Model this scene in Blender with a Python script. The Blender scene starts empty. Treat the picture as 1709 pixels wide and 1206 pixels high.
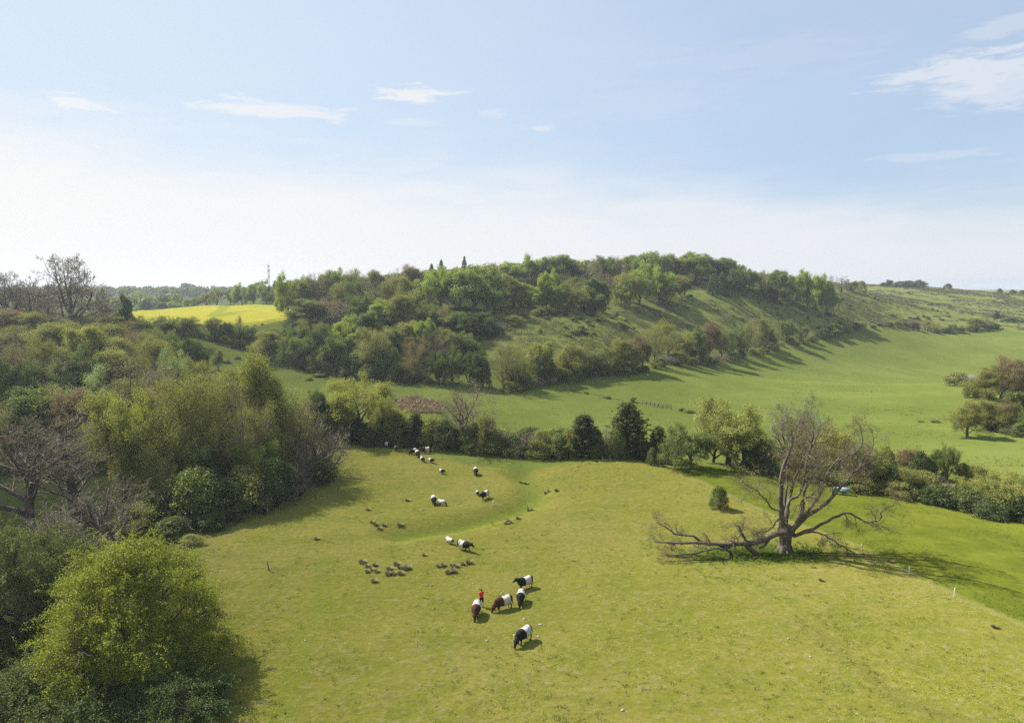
import bpy, math, random
import numpy as np
R = math.radians
random.seed(7)
C = bpy.context.scene.collection
sc = bpy.context.scene

# ------------------------------------------------------------------ camera, sky, sun, exposure
CAM_Z = 30.0
FPX = 1139.0
PITCH = R(6.16)
CP, SP = math.cos(PITCH), math.sin(PITCH)
cam_d = bpy.data.cameras.new('camera')
cam_d.sensor_width = 36.0
cam_d.lens = 36.0 * FPX / 1709.0
cam_d.clip_start = 0.5
cam_d.clip_end = 30000
cam = bpy.data.objects.new('camera', cam_d)
C.objects.link(cam)
cam.location = (0, 0, CAM_Z)
cam.rotation_euler = (R(90) - PITCH, 0, 0)
sc.camera = cam

SUN_EL, SUN_AZ = R(47), R(-60)          # azimuth measured from +Y towards +X
sun_d = bpy.data.lights.new('sun', 'SUN')
sun_d.energy = 5.0
sun_d.angle = R(0.53)
sun_d.color = (1.0, 0.94, 0.84)
sun = bpy.data.objects.new('sun', sun_d)
C.objects.link(sun)
sun.rotation_euler = (R(90) - SUN_EL, 0, math.pi - SUN_AZ)
sun.location = (0, 0, 300)
sc.view_settings.view_transform = 'Standard'
sc.view_settings.look = 'None'
sc.view_settings.gamma = 1.0
sc.view_settings.exposure = 1.35
cy = sc.cycles
cy.max_bounces = 6
cy.diffuse_bounces = 2
cy.glossy_bounces = 1
cy.transmission_bounces = 4
cy.volume_bounces = 0
cy.transparent_max_bounces = 4
cy.caustics_reflective = False
cy.caustics_refractive = False
cy.use_denoising = False
cy.sampling_pattern = 'BLUE_NOISE'
cy.use_adaptive_sampling = False


class NT:
    """small node helper"""
    def __init__(self, tree):
        self.t = tree
        self.t.nodes.clear()

    def n(self, typ, props=None, **inp):
        nd = self.t.nodes.new(typ)
        for k, v in (props or {}).items():
            setattr(nd, k, v)
        for k, v in inp.items():
            key = int(k[1:]) if k[0] == 'i' and k[1:].isdigit() else k.replace('_', ' ')
            self.put(nd.inputs[key], v)
        return nd

    def put(self, sock, v):
        if isinstance(v, bpy.types.NodeSocket):
            self.t.links.new(v, sock)
        elif isinstance(v, bpy.types.Node):
            self.t.links.new(v.outputs[0], sock)
        else:
            if isinstance(v, tuple) and len(v) == 3 and sock.type == 'RGBA':
                v = (*v, 1)
            sock.default_value = v

    def m(self, op, a, b=0.0, c=0.0, clamp=False):
        nd = self.t.nodes.new('ShaderNodeMath')
        nd.operation = op
        nd.use_clamp = clamp
        self.put(nd.inputs[0], a)
        self.put(nd.inputs[1], b)
        self.put(nd.inputs[2], c)
        return nd.outputs[0]

    def mix(self, f, a, b, mode='MIX'):
        nd = self.t.nodes.new('ShaderNodeMix')
        nd.data_type = 'RGBA'
        nd.blend_type = mode
        self.put(nd.inputs[0], f)
        self.put(nd.inputs[6], a)
        self.put(nd.inputs[7], b)
        return nd.outputs[2]

    def step(self, x, lo, hi, a=0.0, b=1.0):
        nd = self.t.nodes.new('ShaderNodeMapRange')
        nd.interpolation_type = 'SMOOTHSTEP'
        self.put(nd.inputs[0], x)
        self.put(nd.inputs[1], lo)
        self.put(nd.inputs[2], hi)
        self.put(nd.inputs[3], a)
        self.put(nd.inputs[4], b)
        return nd.outputs[0]

    def noise(self, vec, scale, detail=3.0, rough=0.55, dist=0.0):
        nd = self.t.nodes.new('ShaderNodeTexNoise')
        if vec is not None:
            self.put(nd.inputs['Vector'], vec)
        nd.inputs['Scale'].default_value = scale
        nd.inputs['Detail'].default_value = detail
        nd.inputs['Roughness'].default_value = rough
        nd.inputs['Distortion'].default_value = dist
        return nd.outputs[0]

    def scale(self, vec, s):
        nd = self.t.nodes.new('ShaderNodeVectorMath')
        nd.operation = 'MULTIPLY'
        self.put(nd.inputs[0], vec)
        nd.inputs[1].default_value = s
        return nd.outputs[0]


# world: Nishita sky with thin white cloud, defined by direction (azimuth, elevation)
W = bpy.data.worlds.new('World')
sc.world = W
W.use_nodes = True
g = NT(W.node_tree)
sky = g.n('ShaderNodeTexSky', dict(sky_type='NISHITA', sun_disc=False, sun_elevation=SUN_EL,
                                   sun_rotation=SUN_AZ % (2 * math.pi), altitude=100.0,
                                   air_density=1.0, dust_density=1.6, ozone_density=1.6))
tc = g.n('ShaderNodeTexCoord')
sep = g.n('ShaderNodeSeparateXYZ', None, i0=tc.outputs['Generated'])
dx_, dy_, dz_ = sep.outputs
az = g.m('MULTIPLY', g.m('ARCTAN2', dx_, dy_), 57.29578)
el = g.m('MULTIPLY', g.m('ARCSINE', dz_), 57.29578)
comb = g.n('ShaderNodeCombineXYZ', None, i0=az, i1=el, i2=0.0)
stre = g.scale(comb, (0.055, 0.30, 1.0))
wisp = g.noise(stre, 1.7, 7.0, 0.62, 0.35)
wisp2 = g.noise(g.scale(comb, (.11, .55, 1.0)), 2.3, 8.0, .66, .5)
soft = g.noise(g.scale(comb, (0.035, 0.12, 1.0)), 1.3, 4.0, 0.5, 0.2)
# broad veil: its upper edge lies higher at the left
edge = g.m('ADD', g.m('MULTIPLY', az, -0.075), 10.2)
edge = g.m('ADD', edge, g.m('MULTIPLY', g.m('SUBTRACT', soft, 0.5), 7.0))
edge = g.m('ADD', edge, g.m('MULTIPLY', g.m('SUBTRACT', wisp, 0.5), 6.5))
veil = g.step(g.m('SUBTRACT', el, edge), -6.0, 2.0, 0.95, 0.0)


def px_dir(px, py):
    d = np.array([(px - 854.5) / FPX, CP + SP * (603 - py) / FPX, -SP + CP * (603 - py) / FPX])
    d /= np.linalg.norm(d)
    return math.degrees(math.atan2(d[0], d[1])), math.degrees(math.asin(d[2]))


cl = veil
for (px, py, w, h, amp) in ((122, 172, 2.6, 0.9, 1.1), (455, 182, 6.2, 0.8, 1.0), (697, 158, 3.4, 0.75, 1.25),
                            (690, 205, 3.0, 0.35, .35), (830, 191, 1.3, 0.4, .45), (906, 215, 1.4, 0.4, .7), (515, 238, 3.2, 0.5, .3),
                            (1650, 118, 6.5, 1.7, 1.0), (1695, 140, 6.5, 1.5, 0.8), (1545, 128, 4.0, .5, .9), (1575, 259, 5.0, 0.4, 0.42), (1690, 40, 4.0, 1.0, 0.5),
                            (1290, 92, 10.0, 1.6, 0.16), (1080, 170, 7.0, 2.0, 0.14)):
    a, e = px_dir(px, py)
    u = g.m('DIVIDE', g.m('SUBTRACT', az, a), w)
    v = g.m('DIVIDE', g.m('SUBTRACT', el, e), h)
    d = g.m('SQRT', g.m('ADD', g.m('MULTIPLY', u, u), g.m('MULTIPLY', v, v)))
    k = g.m('ADD', d, g.m('MULTIPLY', g.m('SUBTRACT', wisp2, 0.5), 3.4))
    cl = g.m('MAXIMUM', cl, g.m('MULTIPLY', g.step(k, 1.05, 0.30), amp * 0.68))
warm = g.step(az, -45.0, 45.0)
ccol = g.mix(warm, (7.15, 7.15, 7.05), (6.3, 6.5, 6.85))
tint = g.mix(1.0, sky.outputs[0], (0.80, 0.97, 1.20), 'MULTIPLY')
thin = g.m('ADD', g.step(az, 44.0, -36.0, .52, .88), g.m('MULTIPLY', g.m('SUBTRACT', soft, .5), .25))
skyc = g.mix(cl, g.mix(thin, tint, (5.3, 6.15, 6.9)), ccol)
bg = g.n('ShaderNodeBackground', None, Color=skyc, Strength=0.0515)
g.n('ShaderNodeOutputWorld', None, Surface=bg.outputs[0])


# ------------------------------------------------------------------ terrain
def slope_of(py):
    d = (603 - py) / FPX
    return (-SP + CP * d) / (CP + SP * d)


CTRL = []


def cp(px, py, Y):
    s = slope_of(py)
    t = Y * CP - s * Y * SP
    CTRL.append(((px - 854.5) / FPX * t, Y, CAM_Z + s * Y))


def cw(px, Y, zr):
    t = Y * CP - zr * SP
    CTRL.append(((px - 854.5) / FPX * t, Y, CAM_Z + zr))


for a in ((854, 1206, 44.2), (250, 1206, 44), (1400, 1206, 44), (1709, 1206, 44), (803, 1015, 61), (1310, 922, 75), (450, 945, 71),
          (1000, 768, 117), (870, 790, 112), (700, 757, 124), (560, 738, 131), (430, 855, 90), (1700, 868, 93), (1590, 845, 99),
          (1250, 785, 112), (1600, 990, 63), (900, 690, 171), (1000, 660, 198), (850, 645, 205), (1150, 603, 290), (1250, 582, 345),
          (1400, 570, 400), (1650, 552, 500), (1600, 640, 245), (1300, 650, 225), (1450, 700, 175), (1700, 740, 142),
          (350, 600, 215), (300, 542, 265), (450, 542, 270), (230, 520, 420), (300, 514, 460), (480, 511, 450), (520, 650, 195), (600, 635, 207),
          (500, 610, 225), (830, 590, 235), (800, 550, 265), (850, 500, 330), (870, 470, 390), (900, 463, 460), (950, 540, 285),
          (1050, 560, 300), (1000, 490, 370), (1200, 463, 450), (1200, 500, 400), (1200, 540, 360), (1300, 487, 440),
          (1300, 530, 415), (1400, 472, 600), (1400, 503, 500), (1500, 535, 520), (1500, 505, 620), (1520, 475, 900),
          (1700, 490, 900), (1700, 520, 700), (1600, 481, 900)):
    cp(*a)
for a in ((854, 5, -29.5), (-200, 44, -29.5), (2200, 44, -31), (854, -60, -29), (100, 90, -29.5), (0, 128, -28), (150, 128, -28), (100, 205, -14.5), (100, 150, -26), (230, 150, -26),
          (-300, 210, -9), (-400, 100, -27), (-300, 150, -23), (150, 172, -22.5), (0, 172, -21), (1100, 140, -32.5), (1480, 140, -33.6), (2100, 90, -34), (2200, 200, -35),
          (650, 260, -16.5), (650, 310, -9), (650, 360, -4), (650, 420, -2), (760, 330, -6), (1050, 440, 7.5), (1120, 470, 8.5),
          (650, 700, -2), (1000, 700, 4), (1300, 700, 3), (250, 620, -24), (300, 1200, -12), (-300, 700, -12), (700, 1200, -6),
          (1100, 1200, 0), (1500, 1300, -8), (2100, 600, -28), (2100, 1100, -14), (2300, 2000, -10), (854, 2200, -8), (-300, 1800, -9),
          (560, 330, -10), (560, 420, -8)):
    cw(*a)
CT = np.array(CTRL)
SC = 100.0


def tps(r2):
    return 0.5 * r2 * np.log(r2 + 1e-9)


_n = len(CT)
_P = CT[:, :2] / SC
_d2 = ((_P[:, None] - _P[None]) ** 2).sum(-1)
_A = np.zeros((_n + 3, _n + 3))
_A[:_n, :_n] = tps(_d2) + np.eye(_n) * 0.004
_A[:_n, _n] = 1
_A[:_n, _n + 1:] = _P
_A[_n, :_n] = 1
_A[_n + 1:, :_n] = _P.T
_wt = np.linalg.solve(_A, np.concatenate([CT[:, 2], [0, 0, 0]]))


def hash2(ix, iy, s):
    v = np.sin(ix * 127.1 + iy * 311.7 + s * 74.7) * 43758.5453
    return v - np.floor(v)


def vnoise(x, y, s=0):
    ix, iy = np.floor(x), np.floor(y)
    fx, fy = x - ix, y - iy
    fx, fy = fx * fx * (3 - 2 * fx), fy * fy * (3 - 2 * fy)
    a, b = hash2(ix, iy, s), hash2(ix + 1, iy, s)
    c, d = hash2(ix, iy + 1, s), hash2(ix + 1, iy + 1, s)
    return (a * (1 - fx) + b * fx) * (1 - fy) + (c * (1 - fx) + d * fx) * fy - 0.5


def sstep(x, a, b):
    t = np.clip((x - a) / (b - a), 0, 1)
    return t * t * (3 - 2 * t)


# gully that runs down the near pasture (world polyline with depth)
GULLY = np.array([(1.5, 112.), (3.5, 103.), (2.5, 96.), (-2, 91.), (-7, 86.), (-14, 82.)])


def seg_dist(x, y, L, closed=False):
    best = np.full(np.shape(x), 1e9)
    n = len(L)
    for i in range(n if closed else n - 1):
        ax, ay = L[i]
        bx, by = L[(i + 1) % n]
        vx, vy = bx - ax, by - ay
        t = np.clip(((x - ax) * vx + (y - ay) * vy) / (vx * vx + vy * vy + 1e-12), 0, 1)
        best = np.minimum(best, np.hypot(x - ax - t * vx, y - ay - t * vy))
    return best


def hgt(x, y):
    x = np.asarray(x, float)
    y = np.asarray(y, float)
    r = np.hypot(x, y)
    k = np.minimum(1, 2300 / np.maximum(r, 1))
    xx, yy = x * k, y * k
    z = _wt[_n] + _wt[_n + 1] * xx / SC + _wt[_n + 2] * yy / SC
    for i in range(_n):
        z = z + _wt[i] * tps((xx / SC - _P[i, 0]) ** 2 + (yy / SC - _P[i, 1]) ** 2)
    far = sstep(r, 1300, 2300)
    z = z * (1 - far) + (CAM_Z - 14) * far
    # relief
    hill = sstep(y, 215, 260) * sstep(z, 3, 9) * (1 - sstep(r, 900, 1300))
    z = z + hill * (3.2 * vnoise(x / 34 + y / 160, y / 60, 3) + 1.5 * vnoise(x / 13, y / 21, 4) + .5 * vnoise(x / 5, y / 7, 8))
    z = z + sstep(r, 700, 1500) * 9 * vnoise(x / 260, y / 330, 5)
    z = z + 0.5 * vnoise(x / 16, y / 16, 1) + 0.17 * vnoise(x / 3.3, y / 3.3, 2)
    gd = seg_dist(x, y, GULLY)
    z = z - 1.15 * np.exp(-(gd / 2.6) ** 2)
    return z


def ray(px, py):
    """ground point seen at a pixel of the photograph"""
    dx = (px - 854.5) / FPX
    dy = (603 - py) / FPX
    d = np.array([dx, CP + SP * dy, -SP + CP * dy])
    t = np.exp(np.linspace(math.log(20), math.log(3000), 1500))
    P = d[None] * t[:, None]
    below = P[:, 2] + CAM_Z < hgt(P[:, 0], P[:, 1])
    i = int(np.argmax(below))
    if not below.any():
        i = len(t) - 1
    lo, hi = t[max(i - 1, 0)], t[i]
    tt = np.linspace(lo, hi, 24)
    P = d[None] * tt[:, None]
    j = int(np.argmin(np.abs(P[:, 2] + CAM_Z - hgt(P[:, 0], P[:, 1]))))
    return np.array([P[j, 0], P[j, 1], float(hgt(P[j, 0], P[j, 1]))])


def at(px, Y):
    """ground point in the direction of column px at depth Y"""
    zr = -28.0
    for _ in range(3):
        X = (px - 854.5) / FPX * (Y * CP - zr * SP)
        zr = float(hgt(X, Y)) - CAM_Z
    return np.array([X, Y, zr + CAM_Z])


def poly_sdf(x, y, P):
    """signed distance, positive inside"""
    d = seg_dist(x, y, P, True)
    ins = np.zeros(np.shape(x), bool)
    n = len(P)
    for i in range(n):
        ax, ay = P[i]
        bx, by = P[(i + 1) % n]
        c = ((ay > y) != (by > y)) & (x < (bx - ax) * (y - ay) / (by - ay + 1e-12) + ax)
        ins ^= c
    return np.where(ins, d, -d)


def pts_px(L):
    return np.array([ray(*p)[:2] for p in L])


Z_PASTURE = pts_px([(2100, 1205), (1709, 1042), (1600, 995), (1520, 955), (1420, 905), (1330, 873), (1250, 842), (1160, 799), (1105, 773), (1000, 768),
                    (930, 776), (880, 790), (800, 777), (700, 757), (600, 742), (555, 742), (540, 790), (405, 862), (285, 900), (290, 960), (320, 1040), (350, 1120), (340, 1206)])
Z_PASTURE = np.vstack([Z_PASTURE, [(-12, 5), (60, 5), (70, 40)]])
Z_WOOD = np.array([at(*p)[:2] for p in [(560, 128), (545, 112), (430, 93), (330, 85), (200, 60), (120, 30), (-600, 30), (-600, 300), (80, 300), (200, 248), (262, 230), (295, 185), (390, 142), (490, 134)]])
Z_HILLW = np.array([at(*p)[:2] for p in [(470, 228), (560, 203), (680, 206), (720, 222), (830, 238), (830, 300), (930, 318), (1000, 360), (1120, 420), (1220, 445), (1250, 520), (900, 640), (480, 520), (470, 300)]])
Z_HILL = np.array([at(*p)[:2] for p in [(700, 222), (840, 222), (960, 240), (1150, 300), (1260, 352), (1400, 408), (1660, 510), (2100, 560), (2300, 1500), (900, 1500), (700, 500)]])
Z_GREEN = pts_px([(1105, 773), (1160, 799), (1250, 842), (1330, 873), (1420, 905), (1520, 955), (1600, 995), (1709, 1042), (2100, 1205), (2150, 900), (1709, 868), (1590, 842), (1480, 808), (1280, 785), (1180, 776)])

# the ground as one polar sheet, split into plainly named pieces that share their seams
NA, NR = 620, 470
ang = np.linspace(R(-100), R(100), NA)
rad = np.exp(np.linspace(math.log(3.0), math.log(5200.0), NR))
GA, GR = np.meshgrid(ang, rad)
gx, gy = (GR * np.sin(GA)).ravel(), (GR * np.cos(GA)).ravel()
gz = hgt(gx, gy)
attrs = {
    'pasture': poly_sdf(gx, gy, Z_PASTURE), 'wood': np.maximum(poly_sdf(gx, gy, Z_WOOD), poly_sdf(gx, gy, Z_HILLW)),
    'hill': poly_sdf(gx, gy, Z_HILL), 'green': poly_sdf(gx, gy, Z_GREEN), 'gully': seg_dist(gx, gy, GULLY),
}
dead_tree_at = ray(1310, 921)
attrs['bare'] = np.hypot((gx - dead_tree_at[0] + 2.5) / 2.2, gy - dead_tree_at[1] + .4)
TRACK = pts_px([(1700, 1240), (1500, 1165), (1400, 1085), (1330, 1035)])
attrs['track'] = seg_dist(gx, gy, TRACK)
PATH = pts_px([(470, 1200), (490, 1120), (520, 1040), (540, 985), (545, 930)])
attrs['path'] = seg_dist(gx, gy, PATH)
BRACK = pts_px([(655, 668), (690, 660), (735, 672), (740, 690), (690, 690), (662, 682)])
attrs['bracken'] = poly_sdf(gx, gy, BRACK)
FENCEL = np.array([ray(980, 655)[:2], ray(1060, 672)[:2], ray(1170, 692)[:2]])
attrs['fenceline'] = seg_dist(gx, gy, FENCEL)


def mesh_np(name, V, F, attr=None, smooth=False):
    """mesh from numpy vertices and a list of (k, n) face index arrays"""
    if not isinstance(F, (list, tuple)):
        F = [F]
    F = [np.asarray(f) for f in F if len(f)]
    me = bpy.data.meshes.new(name)
    V = np.asarray(V, np.float32)
    me.vertices.add(len(V))
    me.vertices.foreach_set('co', V.ravel())
    li = np.concatenate([f.ravel() for f in F]).astype(np.int32)
    cnt = np.concatenate([np.full(len(f), f.shape[1]) for f in F])
    me.loops.add(len(li))
    me.loops.foreach_set('vertex_index', li)
    me.polygons.add(len(cnt))
    st = np.concatenate([[0], np.cumsum(cnt)[:-1]]).astype(np.int32)
    me.polygons.foreach_set('loop_start', st)
    if smooth:
        me.polygons.foreach_set('use_smooth', np.ones(len(cnt), bool))
    for k, v in (attr or {}).items():
        a = me.attributes.new(k, 'FLOAT', 'POINT')
        a.data.foreach_set('value', np.asarray(v, np.float32))
    me.update(calc_edges=True)
    return me


def link(name, me, mat=None, parent=None, loc=None):
    o = bpy.data.objects.new(name, me)
    C.objects.link(o)
    if mat is not None:
        me.materials.clear()
        me.materials.append(mat)
    if parent is not None:
        o.parent = parent
    if loc is not None:
        o.location = loc
    return o


def tag(o, label=None, cat=None, group=None, kind=None):
    if label:
        o['label'] = label
    if cat:
        o['category'] = cat
    if group:
        o['group'] = group
    if kind:
        o['kind'] = kind
    return o


def empty(name, loc, label, cat, group=None, rz=0.0, s=1.0):
    o = bpy.data.objects.new(name, None)
    o.empty_display_size = 0.3
    C.objects.link(o)
    o.location = tuple(map(float, loc))
    o.rotation_euler = (0, 0, rz)
    o.scale = s if isinstance(s, tuple) else (s, s, s)
    return tag(o, label, cat, group)


# ------------------------------------------------------------------ materials
def new_mat(name):
    m = bpy.data.materials.new(name)
    m.use_nodes = True
    return m, NT(m.node_tree)


def ground_material():
    m, g = new_mat('grassland')
    geo = g.n('ShaderNodeNewGeometry')
    P = geo.outputs['Position']

    def A(n):
        return g.n('ShaderNodeAttribute', dict(attribute_name=n)).outputs['Fac']
    nb = g.noise(P, 0.035, 4, .6)
    nm = g.noise(P, 0.22, 5, .62)
    nf = g.noise(P, 1.3, 5, .65)
    ns = g.noise(g.scale(P, (1, 1, .4)), 4.5, 4, .7)
    strp = g.noise(g.scale(P, (.35, 1.6, 1)), 0.8, 5, .65)
    # meadow, the default
    mead = g.mix(g.step(nb, .38, .64), (.135, .172, .034), (.170, .204, .045))
    mead = g.mix(g.m('MULTIPLY', g.step(strp, .5, .72), .55), mead, (.195, .205, .062))
    mead = g.mix(g.m('MULTIPLY', g.step(nm, .55, .74), .45), mead, (.104, .136, .027))
    # greener field beside the pasture
    gre = g.mix(g.step(nm, .35, .66), (.110, .138, .015), (.158, .178, .022))
    gre = g.mix(g.m('MULTIPLY', g.step(g.noise(g.scale(P, (.25, 1, 1)), .9, 5, .7), .56, .70), .6), gre, (.055, .072, .012))
    # close grazed pasture
    pas = g.mix(g.step(nb, .36, .66), (.205, .200, .032), (.240, .220, .050))
    pas = g.mix(g.step(nm, .42, .70), pas, (.168, .185, .026))
    pas = g.mix(g.m('MULTIPLY', g.step(nf, .48, .70), .75), pas, (.30, .265, .105))
    pas = g.mix(g.m('MULTIPLY', g.step(g.m('ADD', g.m('MULTIPLY', ns, .65), g.m('MULTIPLY', nf, .35)), .54, .66), .65), pas, (.100, .105, .020))
    fine = g.noise(g.scale(P, (.8, 1.0, .5)), 2.6, 6, .72)
    pas = g.mix(g.m('MULTIPLY', g.step(fine, .50, .66), .55), pas, (.115, .125, .022))
    pas = g.mix(g.m('MULTIPLY', g.step(fine, .46, .34), .45), pas, (.31, .275, .11))
    strk = g.noise(g.scale(P, (.10, .9, 1)), 1.1, 6, .66, .5)
    pas = g.mix(g.m('MULTIPLY', g.step(strk, .50, .66), .38), pas, (.145, .155, .026))
    wornn = g.noise(P, .42, 6, .7, .4)
    pas = g.mix(g.m('MULTIPLY', g.step(wornn, .60, .70), .45), pas, (.165, .135, .06))
    pas = g.mix(g.m('MULTIPLY', g.step(A('gully'), 3.0, .4), .45), pas, (.105, .165, .018))
    pas = g.mix(g.m('MULTIPLY', g.step(A('path'), 1.6, .4), .35), pas, (.14, .19, .02))
    trk = g.m('ADD', A('track'), g.m('MULTIPLY', g.m('SUBTRACT', nf, .5), 2.2))
    pas = g.mix(g.m('MULTIPLY', g.step(trk, 1.5, .1), .35), pas, (.14, .12, .045))
    bare = g.m('ADD', A('bare'), g.m('MULTIPLY', g.m('SUBTRACT', nm, .5), 7.0))
    pas = g.mix(g.m('MULTIPLY', g.step(bare, 4.6, 2.0), .75), pas, (.075, .125, .018))
    pas = g.mix(g.m('MULTIPLY', g.step(bare, 2.5, .6), .8), pas, (.085, .066, .040))
    # rough hillside
    ht = g.noise(g.scale(P, (.06, .30, .9)), 1.0, 6, .68, .6)
    hil = g.mix(g.step(nm, .38, .62), (.200, .225, .050), (.145, .180, .040))
    hil = g.mix(g.m('MULTIPLY', g.step(ht, .47, .62), .75), hil, (.275, .255, .100))
    hil = g.mix(g.m('MULTIPLY', g.step(nf, .52, .68), .65), hil, (.060, .078, .024))
    hil = g.mix(g.m('MULTIPLY', g.step(g.noise(P, .055, 5, .66), .50, .60), .72), hil, (.068, .080, .034))
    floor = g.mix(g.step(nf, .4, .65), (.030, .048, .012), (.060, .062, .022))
    wob = g.m('MULTIPLY', g.m('SUBTRACT', nf, .5), 1.6)
    wobb = g.m('MULTIPLY', g.m('SUBTRACT', nm, .5), 9.0)
    c = g.mix(g.step(g.m('ADD', A('hill'), wobb), -2.0, 3.0), mead, hil)
    c = g.mix(g.step(g.m('ADD', A('green'), wob), -.4, .5), c, gre)
    c = g.mix(g.step(g.m('ADD', A('pasture'), wob), -.4, .5), c, pas)
    fr = g.m('ABSOLUTE', g.m('ADD', A('pasture'), wob))
    c = g.mix(g.m('MULTIPLY', g.m('MULTIPLY', g.step(fr, .9, .2), .5), g.step(A('green'), -2.0, -.5)), c, (.235, .225, .07))
    c = g.mix(g.m('MULTIPLY', g.step(A('fenceline'), 1.5, .3), .6), c, (.05, .075, .02))
    br = g.m('ADD', A('bracken'), g.m('MULTIPLY', g.m('SUBTRACT', nm, .5), 5.0))
    c = g.mix(g.step(br, -.8, 3.0), c, g.mix(g.step(nf, .4, .6), (.11, .090, .045), (.17, .130, .080)))
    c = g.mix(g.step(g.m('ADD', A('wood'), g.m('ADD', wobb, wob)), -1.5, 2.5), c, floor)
    c = g.mix(1.0, c, (.735, .740, .76), 'MULTIPLY')
    bh = g.m('ADD', g.m('MULTIPLY', nf, .7), g.m('MULTIPLY', ns, .30))
    bmp = g.n('ShaderNodeBump', None, Strength=.85, Distance=.22, Height=bh)
    b = g.n('ShaderNodeBsdfDiffuse', None, Color=c, Roughness=.9, Normal=bmp.outputs[0])
    g.n('ShaderNodeOutputMaterial', None, Surface=b.outputs[0])
    return m


LEAF_K = 1.78


def leaf_mat(name, c1, c2, var=0.35, trans=0.42, tcol=None, gloss=0.015):
    m, g = new_mat(name)
    geo = g.n('ShaderNodeNewGeometry')
    oi = g.n('ShaderNodeObjectInfo')
    ri = geo.outputs['Random Per Island']
    f = g.m('ADD', g.m('MULTIPLY', ri, .6), g.m('MULTIPLY', oi.outputs['Random'], .4))
    c1 = tuple(x * LEAF_K for x in c1)
    c2 = tuple(x * LEAF_K for x in c2)
    col = g.mix(f, c1, c2)
    v = g.m('ADD', 1 - var / 2, g.m('MULTIPLY', g.m('FRACT', g.m('MULTIPLY', ri, 17.3)), var))
    hsv = g.n('ShaderNodeHueSaturation', None, Color=col, Value=v)
    hsv.inputs['Hue'].default_value = .5
    d = g.n('ShaderNodeBsdfDiffuse', None, Color=hsv.outputs[0])
    t = g.n('ShaderNodeBsdfTranslucent')
    tc = tcol or (1.25, 1.35, .55)
    g.put(t.inputs[0], g.mix(1.0, hsv.outputs[0], tc, 'MULTIPLY'))
    mx = g.n('ShaderNodeMixShader', None, i0=trans, i1=d.outputs[0], i2=t.outputs[0])
    gl = g.n('ShaderNodeBsdfGlossy', None, Color=(.9, .95, 1.0), Roughness=.6)
    mg = g.n('ShaderNodeMixShader', None, i0=gloss, i1=mx.outputs[0], i2=gl.outputs[0])
    g.n('ShaderNodeOutputMaterial', None, Surface=mg.outputs[0])
    return m


def bark_mat(name, c1, c2, sc_=3.0, bump=.03):
    m, g = new_mat(name)
    tc = g.n('ShaderNodeTexCoord')
    n = g.noise(g.scale(tc.outputs['Object'], (1, 1, .25)), sc_, 6, .7)
    c1, c2 = tuple(x * .78 for x in c1), tuple(x * .78 for x in c2)
    c = g.mix(g.step(n, .36, .66), c1, c2)
    bm = g.n('ShaderNodeBump', None, Strength=.9, Distance=bump, Height=n)
    b = g.n('ShaderNodeBsdfPrincipled', None, Base_Color=c, Roughness=.85, Normal=bm.outputs[0])
    g.n('ShaderNodeOutputMaterial', None, Surface=b.outputs[0])
    return m


def plain_mat(name, c, rough=.6, metal=0.0, c2=None, sc_=6.0):
    m, g = new_mat(name)
    tc = g.n('ShaderNodeTexCoord')
    n = g.noise(tc.outputs['Object'], sc_, 5, .65)
    c2 = c2 or tuple(x * .72 for x in c)
    col = g.mix(g.step(n, .4, .68), c, c2)
    b = g.n('ShaderNodeBsdfPrincipled', None, Base_Color=col, Roughness=rough, Metallic=metal)
    g.n('ShaderNodeOutputMaterial', None, Surface=b.outputs[0])
    return m


M = {
    'ground': ground_material(),
    'fresh': leaf_mat('fresh_leaf', (.098, .136, .025), (.165, .190, .034), trans=.32),
    'beech': leaf_mat('beech_leaf', (.072, .104, .026), (.124, .150, .034), trans=.30),
    'yellow': leaf_mat('yellow_green_leaf', (.108, .118, .027), (.160, .156, .040), trans=.30),
    'dark': leaf_mat('dark_leaf', (.026, .042, .011), (.054, .068, .017), trans=.2),
    'mid': leaf_mat('mid_leaf', (.050, .070, .018), (.092, .110, .026), trans=.26),
    'olive': leaf_mat('olive_leaf', (.085, .092, .024), (.140, .138, .034), trans=.28),
    'bronze': leaf_mat('bronze_leaf', (.090, .072, .036), (.125, .105, .046), trans=.30, tcol=(1.15, 1.0, .7)),
    'willow': leaf_mat('willow_leaf', (.100, .135, .055), (.165, .195, .085), trans=.36, tcol=(1.05, 1.15, .75)),
    'needle': leaf_mat('needle', (.036, .046, .020), (.062, .070, .032), trans=.12, tcol=(1, 1.1, .8)),
    'midl': leaf_mat('hazel_leaf', (.042, .054, .015), (.076, .086, .022), trans=.24),
    'far': leaf_mat('far_leaf', (.040, .060, .020), (.075, .090, .028), trans=.3),
    'cypress': leaf_mat('cypress_leaf', (.032, .040, .016), (.060, .066, .028), trans=.18, gloss=0),
    'bush': leaf_mat('hawthorn_leaf', (.078, .094, .011), (.155, .158, .018), trans=.27),
    'bark': bark_mat('grey_bark', (.115, .095, .075), (.055, .045, .036)),
    'twig': bark_mat('grey_brown_twig', (.22, .18, .128), (.13, .105, .074)),
    'twigo': bark_mat('olive_brown_twig', (.23, .185, .105), (.145, .118, .066)),
    'twigp': bark_mat('purple_brown_twig', (.19, .16, .115), (.12, .10, .074)),
    'oldbark': bark_mat('weathered_bark', (.152, .124, .090), (.046, .037, .028), 2.2, .07),
    'oldtwig': bark_mat('weathered_twig', (.165, .122, .075), (.088, .066, .042)),
    'split': bark_mat('split_pale_wood', (.42, .30, .18), (.24, .16, .09), 4.0),
}

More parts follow.
